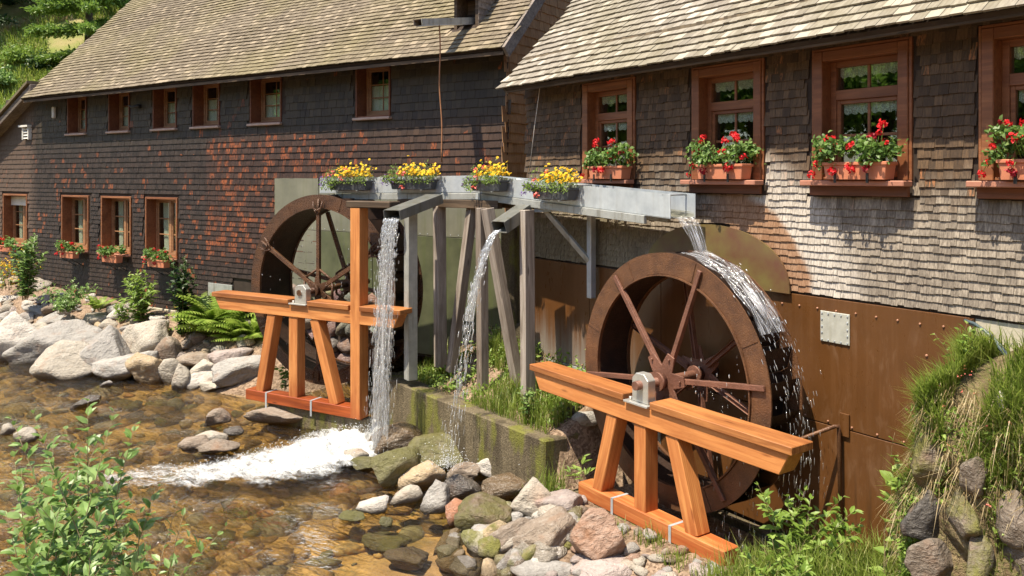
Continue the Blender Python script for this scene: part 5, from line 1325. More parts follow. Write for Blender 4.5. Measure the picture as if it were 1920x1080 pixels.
def flower_box(label, fr, s, D, z, L, w, h, matb, kind, seed, group, scale=1.):
    r = random.Random(seed)
    T = Thing('flower_box', label, 'flower box', fr, s, D, z, group)
    sh = box_trough(L, w, h).build('box', matb, T.o, bevel=.004)
    MB().box(-L/2+.03, L/2-.03, -w/2+.025, w/2-.025, h-.06, h-.03).build('soil', 'soil', T.o)
    if kind == 'geranium':
        c, dv, nv, ls = geranium_leaves(int(560*scale), L*1.02, w*1.4, .26*scale+.05, seed, .055 if scale > .9 else .062); c[:, 2] += h-.02
        extra = int(70*scale)                                       # a shoot leaning out to one side
        c2 = np.stack([np.linspace(-L*.45, -L*.62, extra)+rng.normal(size=extra)*.03, -.05+rng.normal(size=extra)*.03, h+.03+rng.normal(size=extra)*.045], 1)
        nn = norm(rng.normal(size=(extra, 3))*.5+np.array([0, -.6, .8]))
        f = leaves('foliage', np.concatenate([c, c2]), np.concatenate([dv, rng.normal(size=(extra, 3))]), np.concatenate([nv, nn]), np.concatenate([ls, np.full(extra, .045)]), 'leaf_ger', wr=.95, fold=.35)
        tag(put('foliage', f, T.o), kind='stuff')
        nh = 15 if scale > .9 else 9; stems = MB()
        for i in range(nh):
            q = Vector((r.uniform(-L*.5, L*.48), r.uniform(-w*.9, -.02), h+r.uniform(.05, .30*scale+.03)))
            if i % 5 == 4: q = Vector((r.uniform(-L*.35, L*.3), -w*.72, h-r.uniform(.03, .11)))
            if i == 1: q = Vector((-L*.60, -.07, h-.02))
            if i == 2: q = Vector((-L*.68, -.08, h-.10*scale-.02))
            stems.tube([(q.x*.8, q.y*.4, h-.02), ((q.x*.9), q.y*.8, (h+q.z)/2+.03), q], .0028, 5)
            me = HEADS_D[i % 2] if i % 6 == 4 else HEADS[i % 4]
            put('flower_head', me, T.o, q, (r.uniform(.2, .9), r.uniform(-.4, .4), r.uniform(0, 6)), [r.uniform(.7, 1.2)*(1 if scale > .9 else .95)]*3)
        tag(stems.build('flower_stems', 'leaf_bright', T.o), kind='stuff')
    else:
        n = 900; g = np.random.default_rng(seed)
        P = np.stack([g.uniform(-.5, .5, n)*L*1.05, g.uniform(-.7, .5, n)*w, h+np.abs(g.normal(size=n))*.085+.10*(.5-np.abs(np.linspace(-.5, .5, n)))], 1)
        nd = n//4; P[:nd, 0] = -L*.28-g.uniform(0, .34, nd)*L; P[:nd, 1] = -w*.5-g.uniform(0, .5, nd)*w; P[:nd, 2] = h+.05-g.uniform(0, .2, nd)*(1 if seed % 2 else .5); n2 = n//5; P[nd:nd+n2, 1] = -w*.55-g.uniform(0, .3, n2)*w; P[nd:nd+n2, 2] = h+.04-g.uniform(0, .10, n2)
        tag(put('foliage', leaves('foliage', P, rdir(n, .4), norm(g.normal(size=(n, 3))*.6+np.array([0, -.5, .8])), g.uniform(.022, .05, n), 'leaf_bright', wr=.42), T.o), kind='stuff')
        m = 150; P = np.stack([g.uniform(-.22, .60, m)*L, g.uniform(-.95, .45, m)*w, h+.07+np.abs(g.normal(size=m))*.085], 1)
        V = []; pe = []
        d = norm(g.normal(size=(m, 3))*.5+np.array([0, -.6, .8])); k = 6
        t1 = norm(np.cross(d, g.normal(size=(m, 3)))); t2 = np.cross(d, t1)
        a = np.arange(k)*2*np.pi/k
        dv = (t1[:, None]*np.cos(a)[None, :, None]+t2[:, None]*np.sin(a)[None, :, None]).reshape(-1, 3)
        tag(put('yellow_flowers', leaves('yellow_flowers', np.repeat(P, k, 0), dv, np.repeat(d, k, 0), .024, 'yellow', wr=.75), T.o), kind='stuff')
        m = 40; P = np.stack([-L*.30-g.uniform(0, .36, m)*L, -w*.4-g.uniform(0, .6, m)*w, h+.06-g.uniform(0, .15, m)], 1)
        tag(put('purple_flowers', leaves('purple_flowers', np.repeat(P, 4, 0)+g.normal(size=(160, 3))*.008, rdir(160), rdir(160, .5), .02, 'purple', wr=.8), T.o), kind='stuff')
        for i, q in enumerate(((-L*.30, -w*.6, h+.12), (-L*.42, -w*.5, h+.06), (-L*.02, -w*.5, h+.19), (-L*.2, -w*.85, h-.12), (-L*.12, -w*.8, h+.06))):
            if (seed+i) % 4: put('flower_head', HEADS_P[i % 2], T.o, (q[0]+r.uniform(-.04, .04), q[1], q[2]+r.uniform(-.03, .03)), (r.uniform(.4, 1), 0, r.uniform(0, 6)))
    return T
G1 = 'geranium boxes on the large windows'
zb = 3.876
for (s, lab, sd) in ((-8.02, 'terracotta box of red geraniums on the first large window from the passage', 1), (-6.14, 'terracotta box of red geraniums trailing left on the second large window', 2),
                     (-4.52, 'terracotta box of red geraniums centred on the third large window', 3), (-2.93, 'terracotta box of red geraniums at the right edge of the picture', 4)):
    T = flower_box(lab, 'R', s, 7.03, zb, .66, .19, .165, 'terracotta', 'geranium', sd, G1)
    for x in (-.17, .16): MB().box(x-.012, x+.012, -.125, -.115, -.03, .06).box(x-.012, x+.012, -.115, .02, -.003, .001).build('bracket', 'black', T.o)
G2 = 'geranium boxes below the small lower windows'
for (s, lab, sd) in ((-16.86, 'small geranium box below the lower window nearest the wheel', 11), (-18.72, 'small geranium box below the second lower window from the wheel', 12),
                     (-20.62, 'small geranium box below the third lower window from the wheel', 13), (-23.75, 'small geranium box below the lower window at the far left edge', 14)):
    T = flower_box(lab, 'L', s, 10.93, 1.89, .66, .19, .17, 'terracotta', 'geranium', sd, G2, .72)
    for x in (-.2, .2): MB().box(x-.008, x+.008, -.09, .26, -.012, -.002).tube([(x, .26, -.22), (x, -.08, -.012)], .008, 5).build('bracket', 'black', T.o)
G3 = 'planters hung on the trough'
dW2 = math.atan2(dW.y, dW.x)
for (pq, ang, z, lab, sd) in ((le_f.lerp(bend_f, .235)-nW_*.10, dW2, 3.69, 'grey planter of yellow flowers hung at the left end of the trough', 21),
                              (le_f.lerp(bend_f, .64)-nW_*.10, dW2, 3.71, 'grey planter with pink flowers trailing below it, second from the left on the trough', 22),
                              (bend_f.lerp(endR, .115)-nR_*.10, ANG['R'], 3.70, 'grey planter right at the bend of the trough', 23),
                              (bend_f.lerp(endR, .505)-nR_*.10, ANG['R'], 3.61, 'grey planter of yellow flowers on the right arm of the trough', 24)):
    T = flower_box(lab, 'R', 0, 0, 0, .80, .17, .155, 'planter', 'mixed', sd, G3); T.o.location = (pq.x, pq.y, z); T.o.rotation_euler = (0, 0, ang)
    for x in (-.2, .2): MB().box(x-.015, x+.015, -.09, .088, -.012, -.003).box(x-.015, x+.015, .088, .092, -.012, .2).build('bracket', 'galv_dark', T.o)

# ------------------------------------------------------------------ chute, rope, pole, cord, pipe, hose
T = Thing('roof_chute', 'grey wooden chute sticking out of the small roof dormer', 'chute', 'L', -8.46, 11.3, 6.5)
pa_, pb_ = Vector((-8.47, 11.5, 6.60)), Vector((-8.47, 9.95, 6.33)); ax = (pb_-pa_).normalized(); sd_ = Vector((1, 0, 0)); up_ = sd_.cross(ax)*1
Mx = Matrix((sd_, ax, up_)).transposed().to_4x4(); Mx.translation = pa_; Lc = (pb_-pa_).length
T.part('chute_side', MB().box(-.09, -.075, 0, Lc, -.05, .05, Mx), 'grey_timber'); T.part('chute_side', MB().box(.075, .09, 0, Lc, -.05, .05, Mx), 'galv_dark')
T.part('chute_floor', MB().box(-.074, .074, 0, Lc, -.05, -.035, Mx), 'dark_timber'); T.part('chute_cover', MB().box(-.092, .092, 0, Lc-.06, .052, .064, Mx), 'galv')
r0 = wp('L', -8.44, 10.45, 6.36)
pts = [(r0.x+.05*(k/12)**1.5+.012*math.sin(k*.9), r0.y-.02*k/12, 6.36-k*.185) for k in range(13)]
tag(MB().tube(pts, .012, 6).build('rope', 'rope'), 'brown rope hanging from the roof chute down to the trough', 'rope')
g0 = wp('L', -7.62, 12.35, 6.35)
tag(MB().tube([(g0.x-.02, g0.y, 6.30), (g0.x+.3, g0.y-.05, 6.40), (g0.x+.9, g0.y-.15, 6.62)], [.04, .035, .03], 8).build('pole', 'rust_arm'), 'brown round pole sticking out of the gable wall towards the other roof', 'pole')
c1 = wp('R', -9.45, 6.98, 5.30); c2 = wp('R', -9.72, 6.98, 3.95)
tag(MB().tube([c1, c1.lerp(c2, .12)+Vector((.01, 0, 0)), c1.lerp(c2, .5), c2], .006, 5).build('cord', 'cord'), 'thin pale cord hanging from a hook under the eave of the grey mill', 'cord')
tag(MB().tube([c1+Vector((0, 0, .12)), c1+Vector((.03, -.03, .05)), c1, c1+Vector((.02, -.02, -.06)), c1+Vector((.05, 0, -.12))], [.012, .02, .012, .02, .01], 6).build('hook', 'galv_dark'), 'small metal hook holding the pale cord', 'hook')
T = Thing('pipe_rail', 'brown pipe bent from the wall down beside the right wheel', 'pipe', 'R', -4.85, 7.1, .3)
T.part('pipe', MB().tube([(-5.10, 6.62, 1.30), (-4.80, 7.06, 1.50), (-4.78, 7.10, 1.50), (-4.78, 7.11, 1.46), (-4.77, 7.13, .2)], [.02, .02, .02, .02, .02], 8), 'rust')
T.part('wall_bracket', MB().box(-4.80, -4.70, 7.145, 7.165, 1.40, 1.62), 'brown_panel', .003)
pts = [wp('R', -3.56+.09*k, 7.05-.02*k, 2.70-.014*k*k) for k in range(9)]
T = empty('hose', pts[0], 'dark blue hoses coming out below the shingles at the right', 'hose')
MB().tube([p-pts[0] for p in pts], .014, 8).build('hose_line', 'hose', T); MB().tube([p-pts[0]+Vector((.02, -.03, -.02)) for p in pts], .012, 8).build('hose_line', 'hose', T)
q = wp('W', -8.2, 9.62, .45)
# dark pillar and steps in the passage
p = wp('L', -7.1, 11.0)
tag(MB().box(-.15, .15, -.15, .15, -.1, 2.05).build('pillar', 'concrete', None, (.02, 12.9, 1.2), (0, 0, ANG['L']), bevel=.03), 'grey rendered pillar in the dark passage between the two mills', 'pillar')
tag(MB().box(-.6, .6, -.2, .2, -.1, .35).build('step', 'concrete', None, (.35, 12.6, 1.3), (0, 0, ANG['R']), bevel=.03), 'concrete step at the end of the passage between the mills', 'step')
for x, s in ((-7.18, 0), (-6.25, 1), (-5.5, 2)):
    pass
for i, (s, lab) in enumerate(((-7.42, 'small dark green lamp under the left end of the right sill'), (-6.28, 'small dark green lamp under the middle of the right sill'), (-5.52, 'small dark green lamp under the near end of the right sill'))):
    o = MB().tube([(0, 0, 0), (.0, -.05, .0), (.0, -.08, .0)], [.03, .045, .03], 8).build('spot_lamp', 'black', None, wp('R', s, 5.98, .20)); tag(o, lab, 'lamp', 'lamps below the right trestle')

# ------------------------------------------------------------------ right-hand bank: rocks, soil, grass
NJ, NI = 64, 56
prof_ = [(7.19, 1.0), (6.9, .985), (6.6, .965), (6.35, .94), (6.15, .89), (6.03, .80), (5.95, .66), (5.86, .50), (5.76, .34), (5.62, .18), (5.35, .04), (5.0, -.05)]
pj = np.linspace(0, 1, len(prof_)); V = []
for j in range(NJ):
    t = j/(NJ-1); D0 = np.interp(t, pj, [p[0] for p in prof_]); z0 = np.interp(t, pj, [p[1] for p in prof_])
    for i in range(NI):
        q = i/(NI-1); s = -3.50+.95*q**1.6*1.0 if q < .5 else -3.50+.95*.5**1.6+(q-.5)*4.6
        e = float(np.clip(q/.42, 0, 1))**.5                     # the left end drops off steeply
        top = 2.52+.10*(s+3.3); z = .25+(top-.25)*max(z0, -.05)*e
        D = D0+.07*math.sin(5*s+1)+.05*math.sin(11*s+7*z)-.10*(s+3.4)*(1 if D0 < 6.6 else 0)
        sx = s+.05*math.sin(9*z+4*D)+.035*math.sin(17*z+3*D)
        V.append(tuple(wp('R', sx, D+.03*math.sin(13*z+9*s), z+.035*math.sin(9*s+5*D))))
idx = np.arange(NJ*NI).reshape(NJ, NI); F = np.stack([idx[:-1, :-1], idx[:-1, 1:], idx[1:, 1:], idx[1:, :-1]], -1).reshape(-1, 4)
def _earth():
    t = NT('bank_earth'); p = t.pos(); n = t.noise(p, 5., 5, .65); f = t.noise(p, 28., 4, .65)
    c = t.mix(t.ramp(n, [(.38, 0.), (.62, 1.)]), (.10, .065, .035), (.26, .20, .11)); c = t.mix(t.ramp(f, [(.45, 0.), (.7, .6)]), c, (.12, .14, .035))
    return t.fin(t.pbr(c, .95, t.bump(t.math('ADD', n, f), .9, .06)))
M['earth'] = _earth()
BANKV = np.array(V)
bank = put('bank', np_mesh('bank', V, F, 'earth', True)); tag(bank, kind='structure')
BROCK = [(1696, 808, 1800, 915, 'rustrock', 'rock_moss_dry', 'mossy brown rock at the upper left corner of the right bank'), (1688, 925, 1775, 1025, 'dark', 'rock', 'dark layered slate rock in the face of the right bank'),
         (1690, 1015, 1800, 1120, 'grey', 'rock', 'grey rock slab at the foot of the right bank'), (1790, 860, 1865, 945, 'grey', 'rock', 'small grey rock half hidden under dry grass on the right bank'),
         (1790, 1005, 1880, 1100, 'brown', 'rock_moss_dry', 'brown mossy rock at the bottom right of the bank'), (1862, 735, 1897, 780, 'white', 'rock', 'pale grey stone lying in the grass on top of the right bank'),
         (1850, 925, 1945, 1020, 'grey', 'rock', 'grey rock ledge at the right edge below the dry grass'), (1765, 930, 1855, 1015, 'brown', 'rock_moss_dry', 'brown rock in the middle of the bank face right of the slate'), (1872, 1000, 1960, 1100, 'grey', 'rock', 'grey rock in the bottom right corner')]
for i, (a, b, c, d, colr, mt, lab) in enumerate(BROCK):
    u, v = (a+c)/2, (b+d)/2; dirv = np.array([(u-960)/1550, 1, -(v-332)/1550]); best = None
    tt_ = (BANKV-np.array([0, 0, H])) @ dirv/(dirv @ dirv); dist = np.linalg.norm(np.array([0, 0, H])+tt_[:, None]*dirv-BANKV, axis=1)
    near = np.where(dist < .10)[0]; Y = float(np.min(BANKV[near, 1])) if len(near) else 5.6
    pos = np.array([0, 0, H])+dirv*(Y+.02); w = (c-a)/1550*Y; h = (d-b)/1550*Y
    o = put('rock' if i != 5 else 'stone', rock_mesh(12+i, mt, 4)); o.location = pos; o.scale = (w*.50, w*.26, h*.50); o.rotation_euler = (0, 0, .2*i); o.color = (*[q*(.7 if i != 5 else 1) for q in (RC['brown'] if i not in (5, 1) else RC[colr])], 1)
    tag(o, lab, 'rock' if i != 5 else 'stone', 'rocks in the right bank')
def bank_points(n, j0, j1, i0, i1, seed):
    """random points on the bank between profile fractions j (0 wall, .45 edge, 1 foot) and along fractions i"""
    g = np.random.default_rng(seed); j = (g.uniform(j0, j1, n)*(NJ-1)).astype(int).clip(0, NJ-2); i = (g.uniform(i0, i1, n)*(NI-1)).astype(int).clip(0, NI-2); G_ = BANKV.reshape(NJ, NI, 3)
    a, b = g.uniform(size=(n, 1)), g.uniform(size=(n, 1))
    return G_[j, i]*(1-a)*(1-b)+G_[j, i+1]*a*(1-b)+G_[j+1, i]*(1-a)*b+G_[j+1, i+1]*a*b
def clumpy(P, f, thr, seed):
    g = np.random.default_rng(seed); a = g.normal(size=(3, 2))*f
    k = np.sin(P[:, :2] @ a[0]+1)+np.sin(P[:, :2] @ a[1]+2)+np.sin(P[:, :2] @ a[2]); return P[k > thr]
offR = np.array([-NX['R'][0], -NX['R'][1], 0])
P = bank_points(22000, .0, .54, .06, .75, 1); P = clumpy(P, 2.5, -1.3, 3)
tag(put('grass', grass('grass', P, rng.uniform(.12, .38, len(P)), np.array([-.3, -.3, -.05]), 'grass', .0042)), 'fresh green grass on top of the right bank', 'grass', kind='stuff')
P = bank_points(2300, .35, .60, .04, .75, 2); P = clumpy(P, 3.1, -.4, 5)
tag(put('dry_grass', grass('dry_grass', P, rng.uniform(.12, .34, len(P)), np.array([-.5, -.4, -.75]), 'grass_dry', .003, .9)), 'dry straw coloured grass hanging over the edge of the right bank', 'grass', kind='stuff')
P = bank_points(15000, .42, .95, .0, .75, 4); P = clumpy(P, 4.1, .1, 6)
n = len(P); tag(put('ground_cover', leaves('ground_cover', P+rng.normal(size=(n, 3))*.03+np.array([-.03, -.03, .03]), rdir(n, .3), rdir(n, .8), rng.uniform(.018, .055, n), 'leaf_bright', wr=.5)), 'small leaved green plants growing in the joints of the right bank', 'ground cover', kind='stuff')
P = bank_points(9000, .42, .95, .05, .75, 7); P = clumpy(P, 3.7, .2, 9)
tag(put('grass', grass('grass', P, rng.uniform(.08, .22, len(P)), np.array([-.3, -.3, -.1]), 'grass', .003)), 'sparse grass tufts on the face of the right bank', 'grass', kind='stuff')
P = bank_points(60, .2, .6, .1, .7, 8)
tag(put('pink_blossom', leaves('pink_blossom', np.repeat(P+np.array([-.05, -.05, .1]), 4, 0)+rng.normal(size=(240, 3))*.006, rdir(240), rdir(240, 1), .012, 'pink', wr=.9)), 'tiny pink flowers scattered in the grass of the right bank', 'flowers', kind='stuff')

# ------------------------------------------------------------------ plants
LEAFME = {}
def leaf_mesh(mat, wr):
    if (mat, wr) not in LEAFME:
        V, F = leaf_arrays(np.zeros((1, 3)), np.array([[1., 0, 0]]), np.array([[0, 0, 1.]]), 1., wr=wr, fold=.3, droop=.12); LEAFME[(mat, wr)] = np_mesh('leaf', V, F, mat, False)
    return LEAFME[(mat, wr)]
def frame_of(d, nrm):
    d = Vector(d).normalized(); nrm = Vector(nrm); nrm = (nrm-d*nrm.dot(d)).normalized(); s = d.cross(nrm)
    return Matrix((d, -s, nrm)).transposed()
def leafy_plant(name, label, cat, loc, stems, lsz, mat, gap, group=None, single=0, wr=.5, spread=.8, stem_r=.005, seed=0, lmin=.12, stemmat='twig', alt=2):
    """stems: lists of points relative to loc; leaves stand alternately along each stem"""
    r = random.Random(seed); g = np.random.default_rng(seed); T = empty(name, loc, label, cat, group)
    sm = MB(); P = []; Dv = []; Nv = []; Ls = []
    for st in stems:
        pts = [Vector(p) for p in st]; n = len(pts); sm.tube(pts, [stem_r*(1.15-.95*k/(n-1)) for k in range(n)], 5)
        ln = sum((pts[k+1]-pts[k]).length for k in range(n-1)); k = int(ln/gap); ph = r.uniform(0, 6)
        for i in range(k):
            t = lmin+(1-lmin)*(i+.5)/k; q = t*(n-1); a = min(int(q), n-2); p = pts[a].lerp(pts[a+1], q-a); d = (pts[a+1]-pts[a]).normalized()
            for m in range(alt):
                ph += 2.4; sd = d.orthogonal().normalized(); sd = Quaternion(d, ph+m*math.pi) @ sd
                out = (sd*spread+d*(.35+.5*t*t)+Vector((0, 0, -.12+.1*r.random()))).normalized()
                P.append(p+out*.004); Dv.append(out); Nv.append(Vector((r.gauss(0, .3), r.gauss(-.15, .3), 1))+d*.3); Ls.append(lsz*r.uniform(.6, 1.2)*(1-.55*max(0, t-.8)/.2))
    sm.build('stems', stemmat, T)
    P = np.array([tuple(p) for p in P]); Dv = np.array([tuple(p) for p in Dv]); Nv = np.array([tuple(p) for p in Nv]); Ls = np.array(Ls); n = len(P)
    order = np.argsort(np.linalg.norm(P+np.array(loc)-np.array([0, 0, H]), axis=1)/np.maximum(Ls, .001)); ks = order[:single]; rest = order[single:]
    for i in ks:
        M4 = frame_of(Dv[i], Nv[i]).to_4x4(); M4.translation = Vector(P[i]); o = put('leaf', leaf_mesh(mat, wr), T); o.matrix_local = M4 @ Matrix.Scale(Ls[i], 4)
    if len(rest): tag(put('foliage', leaves('foliage', P[rest], Dv[rest], Nv[rest], Ls[rest], mat, wr=wr, fold=.3, droop=.12), T), kind='stuff')
    return T
def bush_stems(n, h, sp, seed, curve=.3, k=6, leanv=(0, 0, 0)):
    r = random.Random(seed); out = []
    for i in range(n):
        a = r.uniform(0, 6.28); q = r.uniform(.1, 1)*sp; hh = h*r.uniform(.6, 1.05); b = (r.gauss(0, .12)*sp, r.gauss(0, .12)*sp)
        out.append([(b[0]+math.cos(a)*q*(t/(k-1))**1.3+leanv[0]*t/(k-1)+r.gauss(0, .008), b[1]+math.sin(a)*q*(t/(k-1))**1.3+leanv[1]*t/(k-1)+r.gauss(0, .008), hh*(t/(k-1))-curve*q*(t/(k-1))**2.5) for t in range(k)])
    return out
# big shrub in the left foreground
def fore(u, v, Y): return Vector(((u-960)/1550*Y, Y, H-(v-332)/1550*Y))
tips = [(60, 770, 4.6), (165, 745, 4.4), (215, 765, 4.3), (120, 800, 4.9), (25, 850, 4.2), (90, 860, 4.0), (255, 790, 4.5), (180, 830, 4.7), (230, 850, 4.9), (300, 905, 4.6), (20, 780, 4.9), (140, 900, 4.0), (60, 930, 3.9), (200, 915, 4.2), (250, 930, 4.4), (110, 960, 3.9), (30, 1000, 3.8), (160, 990, 3.9), (240, 1000, 4.1), (5, 900, 4.3), (75, 1020, 3.7), (200, 1050, 3.9), (130, 1060, 3.7), (275, 960, 4.6), (40, 880, 4.6), (100, 820, 4.5), (150, 860, 4.4), (10, 960, 4.0), (190, 960, 4.1), (280, 1030, 4.2), (85, 900, 4.2), (225, 890, 4.5), (50, 1060, 3.7), (170, 1030, 3.8)]
st = []; r_ = random.Random(5); root = Vector((-2.35, 4.1, 1.0))
for (u, v, Y) in tips:
    t = fore(u, v, Y); b = root+Vector((r_.uniform(-.45, .55), r_.uniform(-.3, .5), r_.uniform(-.1, .2))); mid = b.lerp(t, .5)+Vector((r_.gauss(0, .05), r_.gauss(0, .05), .05))
    pts = [b, b.lerp(mid, .5), mid, mid.lerp(t, .5)+Vector((r_.gauss(0, .015), 0, .01)), t]; st.append([tuple(p-root) for p in pts])
leafy_plant('shrub', 'tall green leafy shrub filling the lower left foreground', 'shrub', root, st, .092, 'leaf_mid', .052, None, 300, .55, .85, .0055, 7, .12, 'twig')
tips = [(335, 935, 4.7), (400, 985, 4.6), (430, 980, 4.7), (345, 960, 4.3), (262, 955, 4.2), (360, 1000, 4.4), (300, 1070, 4.2), (335, 1050, 4.3)]
st = []; root = Vector((-2.1, 4.3, 1.3))
for (u, v, Y) in tips:
    t = fore(u, v, Y); b = root+Vector((r_.uniform(-.1, .3), r_.uniform(-.2, .2), 0)); mid = b.lerp(t, .55)+Vector((r_.gauss(0, .03), 0, -.02)); st.append([tuple(p-root) for p in (b, b.lerp(mid, .5), mid, mid.lerp(t, .5)+Vector((0, 0, .015)), t)])
leafy_plant('shrub', 'sparse branching twigs with few leaves leaning over the stream', 'shrub', root, st, .075, 'leaf_mid', .085, None, 90, .5, .8, .0045, 9, .3, 'twig', 1)
def on(u, v, z):
    Y = (H-z)*1550/(v-332); return Vector(((u-960)/1550*Y, Y, z))
leafy_plant('plant', 'tall leafy green plant against the dark wall below the far left window', 'plant', on(48, 562, .95), bush_stems(14, 1.6, .45, 3), .17, 'leaf_mid', .055, None, 0, .5, .9, .006, 3, .05)
leafy_plant('plant', 'pale spreading bush on the rubble below the second window', 'plant', on(125, 585, .85), bush_stems(26, .75, .75, 4), .10, 'leaf_mid', .045, None, 0, .55, .9, .005, 4, .05)
leafy_plant('plant', 'bright green bushy plant with pointed leaves in front of the plinth', 'plant', on(264, 604, .72), bush_stems(20, 1.15, .52, 5), .17, 'leaf_bright', .055, None, 0, .42, .9, .006, 5, .05)
leafy_plant('plant', 'dark leaved climbing plant rising up the wall beside the ferns', 'plant', on(344, 632, .62), bush_stems(14, 1.7, .34, 6), .12, 'leaf_dark', .045, None, 0, .7, .9, .006, 6, .03)
leafy_plant('plant', 'low light green plant on the rubble beside the bushy plant', 'plant', on(228, 606, .7), bush_stems(12, .5, .4, 8), .10, 'leaf_bright', .05, None, 0, .6, .9, .004, 8, .05)
leafy_plant('plant', 'yellow flowering plant at the far left by the wall', 'plant', on(12, 545, 1.0), bush_stems(9, .85, .5, 9), .08, 'leaf_bright', .06, None, 0, .5, .9, .005, 9, .05)
p = on(12, 545, 1.0); P = np.array([p.x, p.y, p.z+.55])+rng.normal(size=(70, 3))*np.array([.28, .15, .2])
tag(put('yellow_blossom', leaves('yellow_blossom', np.repeat(P, 4, 0)+rng.normal(size=(280, 3))*.015, rdir(280), rdir(280, 1), .04, 'yellow', wr=.9)), 'yellow blossoms on the plant at the far left', 'flowers', kind='stuff')
def fern(label, loc, n, L, seed, single=True):
    r = random.Random(seed); g = np.random.default_rng(seed); T = empty('fern', loc, label, 'fern')
    for i in range(n):
        a = 2*math.pi*i/n+r.uniform(-.4, .4); l = L*r.uniform(.7, 1.1); el = r.uniform(.95, 1.52); k = 20; pts = []; p = Vector((r.gauss(0, .05), r.gauss(0, .05), 0)); d = Vector((math.cos(a)*math.cos(el), math.sin(a)*math.cos(el), math.sin(el)))
        for t in range(k):
            pts.append(p.copy()); p = p+d*(l/k); d = (d+Vector((math.cos(a)*.05, math.sin(a)*.05, -.06))).normalized()
        P = []; Dv = []; Nv = []; Ls = []
        for t in range(2, k):
            d = (pts[t]-pts[t-1]).normalized(); s = d.cross(Vector((0, 0, 1)))
            s = s.normalized() if s.length > .01 else Vector((1, 0, 0)); nn = s.cross(d); w = l*.22*math.sin(math.pi*min(1, (t+1.5)/(k+1)))**.8
            for sg in (-1, 1): P.append(pts[t]); Dv.append(s*sg+d*.5-Vector((0, 0, .15))); Nv.append(nn); Ls.append(w*r.uniform(.9, 1.1)+.01)
        f = leaves('frond', np.array([tuple(q) for q in P]), np.array([tuple(q) for q in Dv]), np.array([tuple(q) for q in Nv]), np.array(Ls), 'fern', wr=.26, fold=.1)
        o = tag(put('frond', f, T), kind='stuff'); MB().tube(pts, [.006*(1-t/k*.8) for t in range(k)], 4).build('stalk', 'leaf_bright', o)
    return T
fern('big bright green fern between the boulders and the trestle', on(405, 636, .55), 60, 1.4, 1)
fern('bright green fern half behind the left trestle leg', on(468, 654, .45), 46, 1.2, 2)
fern('small fern in front of the plinth above the rubble', on(182, 582, .85), 12, .5, 3)
fern('small dry fern lying over the pink rock', on(445, 690, .2), 7, .4, 4)
leafy_plant('plant', 'green leafy weed behind the left trestle sill', 'plant', on(535, 730, .25), bush_stems(6, .5, .25, 12), .11, 'leaf_bright', .06, None, 0, .6, .9, .005, 12, .05)
# behind the retaining block
def area(n, s0, s1, D0, D1, seed):
    g = np.random.default_rng(seed); s = g.uniform(s0, s1, n); D = g.uniform(D0, D1, n); x = s*EX['R'][0]+D*NX['R'][0]; y = s*EX['R'][1]+D*NX['R'][1]
    return np.stack([x, y, terrain(x, y)], 1)
P = clumpy(area(9000, -11.6, -8.1, 5.98, 7.7, 3), 2.2, -.9, 11)
tag(put('grass', grass('grass', P, rng.uniform(.10, .38, len(P)), np.array([0, 0, 0]), 'grass', .005)), 'bright grass on the earth behind the concrete block', 'grass', kind='stuff')
P = clumpy(area(2500, -11.5, -8.1, 5.9, 7.6, 4), 2.6, .6, 12)
tag(put('dry_grass', grass('dry_grass', P, rng.uniform(.1, .25, len(P)), np.array([-.2, -.3, -.2]), 'grass_dry', .004)), 'dry grass between the posts behind the concrete block', 'grass', kind='stuff')
P = clumpy(area(5200, -11.4, -8.1, 5.95, 7.3, 5), 2.9, -.1, 13); n = len(P)
tag(put('ground_cover', leaves('ground_cover', P+np.array([0, 0, .05])+np.abs(rng.normal(size=(n, 3)))*np.array([.02, .02, .09]), rdir(n, .3), norm(rng.normal(size=(n, 3))*.5+np.array([0, -.4, 1])), rng.uniform(.03, .075, n), 'leaf_bright', wr=.6)), 'low leafy plants spreading behind the concrete block', 'ground cover', kind='stuff')
leafy_plant('plant', 'leafy green plant at the foot of the slanting post', 'plant', wp('R', -8.55, 6.1, .85), bush_stems(8, .42, .2, 14), .075, 'leaf_mid', .05, None, 0, .6, .9, .004, 14, .05)
P = area(160, -7.86, -7.52, 5.55, 5.95, 6); tag(put('grass_tuft', grass('grass_tuft', P, rng.uniform(.25, .52, 160), np.array([0, -.1, 0]), 'grass', .005)), 'tuft of long grass at the end of the concrete block', 'grass tuft')
leafy_plant('plant', 'small plant with long pointed leaves beside the right trestle', 'plant', wp('R', -7.52, 6.12, .25), bush_stems(4, .42, .15, 15), .13, 'leaf_bright', .10, None, 0, .36, .9, .004, 15, .4)
P = clumpy(area(1500, -8.1, -7.35, 5.2, 5.9, 8), 4, -.4, 14); n = len(P)
tag(put('ground_cover', leaves('ground_cover', P+np.abs(rng.normal(size=(n, 3)))*np.array([.02, .02, .07]), rdir(n, .3), rdir(n, .8), rng.uniform(.015, .04, n), 'leaf_bright', wr=.5)), 'mossy small leaved plants at the foot of the grass tuft', 'ground cover', kind='stuff')
P = np.concatenate([area(90, a, a+.3, b, b+.25, 30+i) for i, (a, b) in enumerate(((-6.55, 5.55), (-6.2, 5.72), (-5.75, 5.62), (-5.3, 5.6), (-6.9, 5.4), (-5.0, 5.75), (-4.9, 5.5)))])
tag(put('grass', grass('grass', P, rng.uniform(.06, .2, len(P)), np.array([0, 0, 0]), 'grass', .004)), 'small grass tufts along the sill of the right trestle', 'grass', kind='stuff')
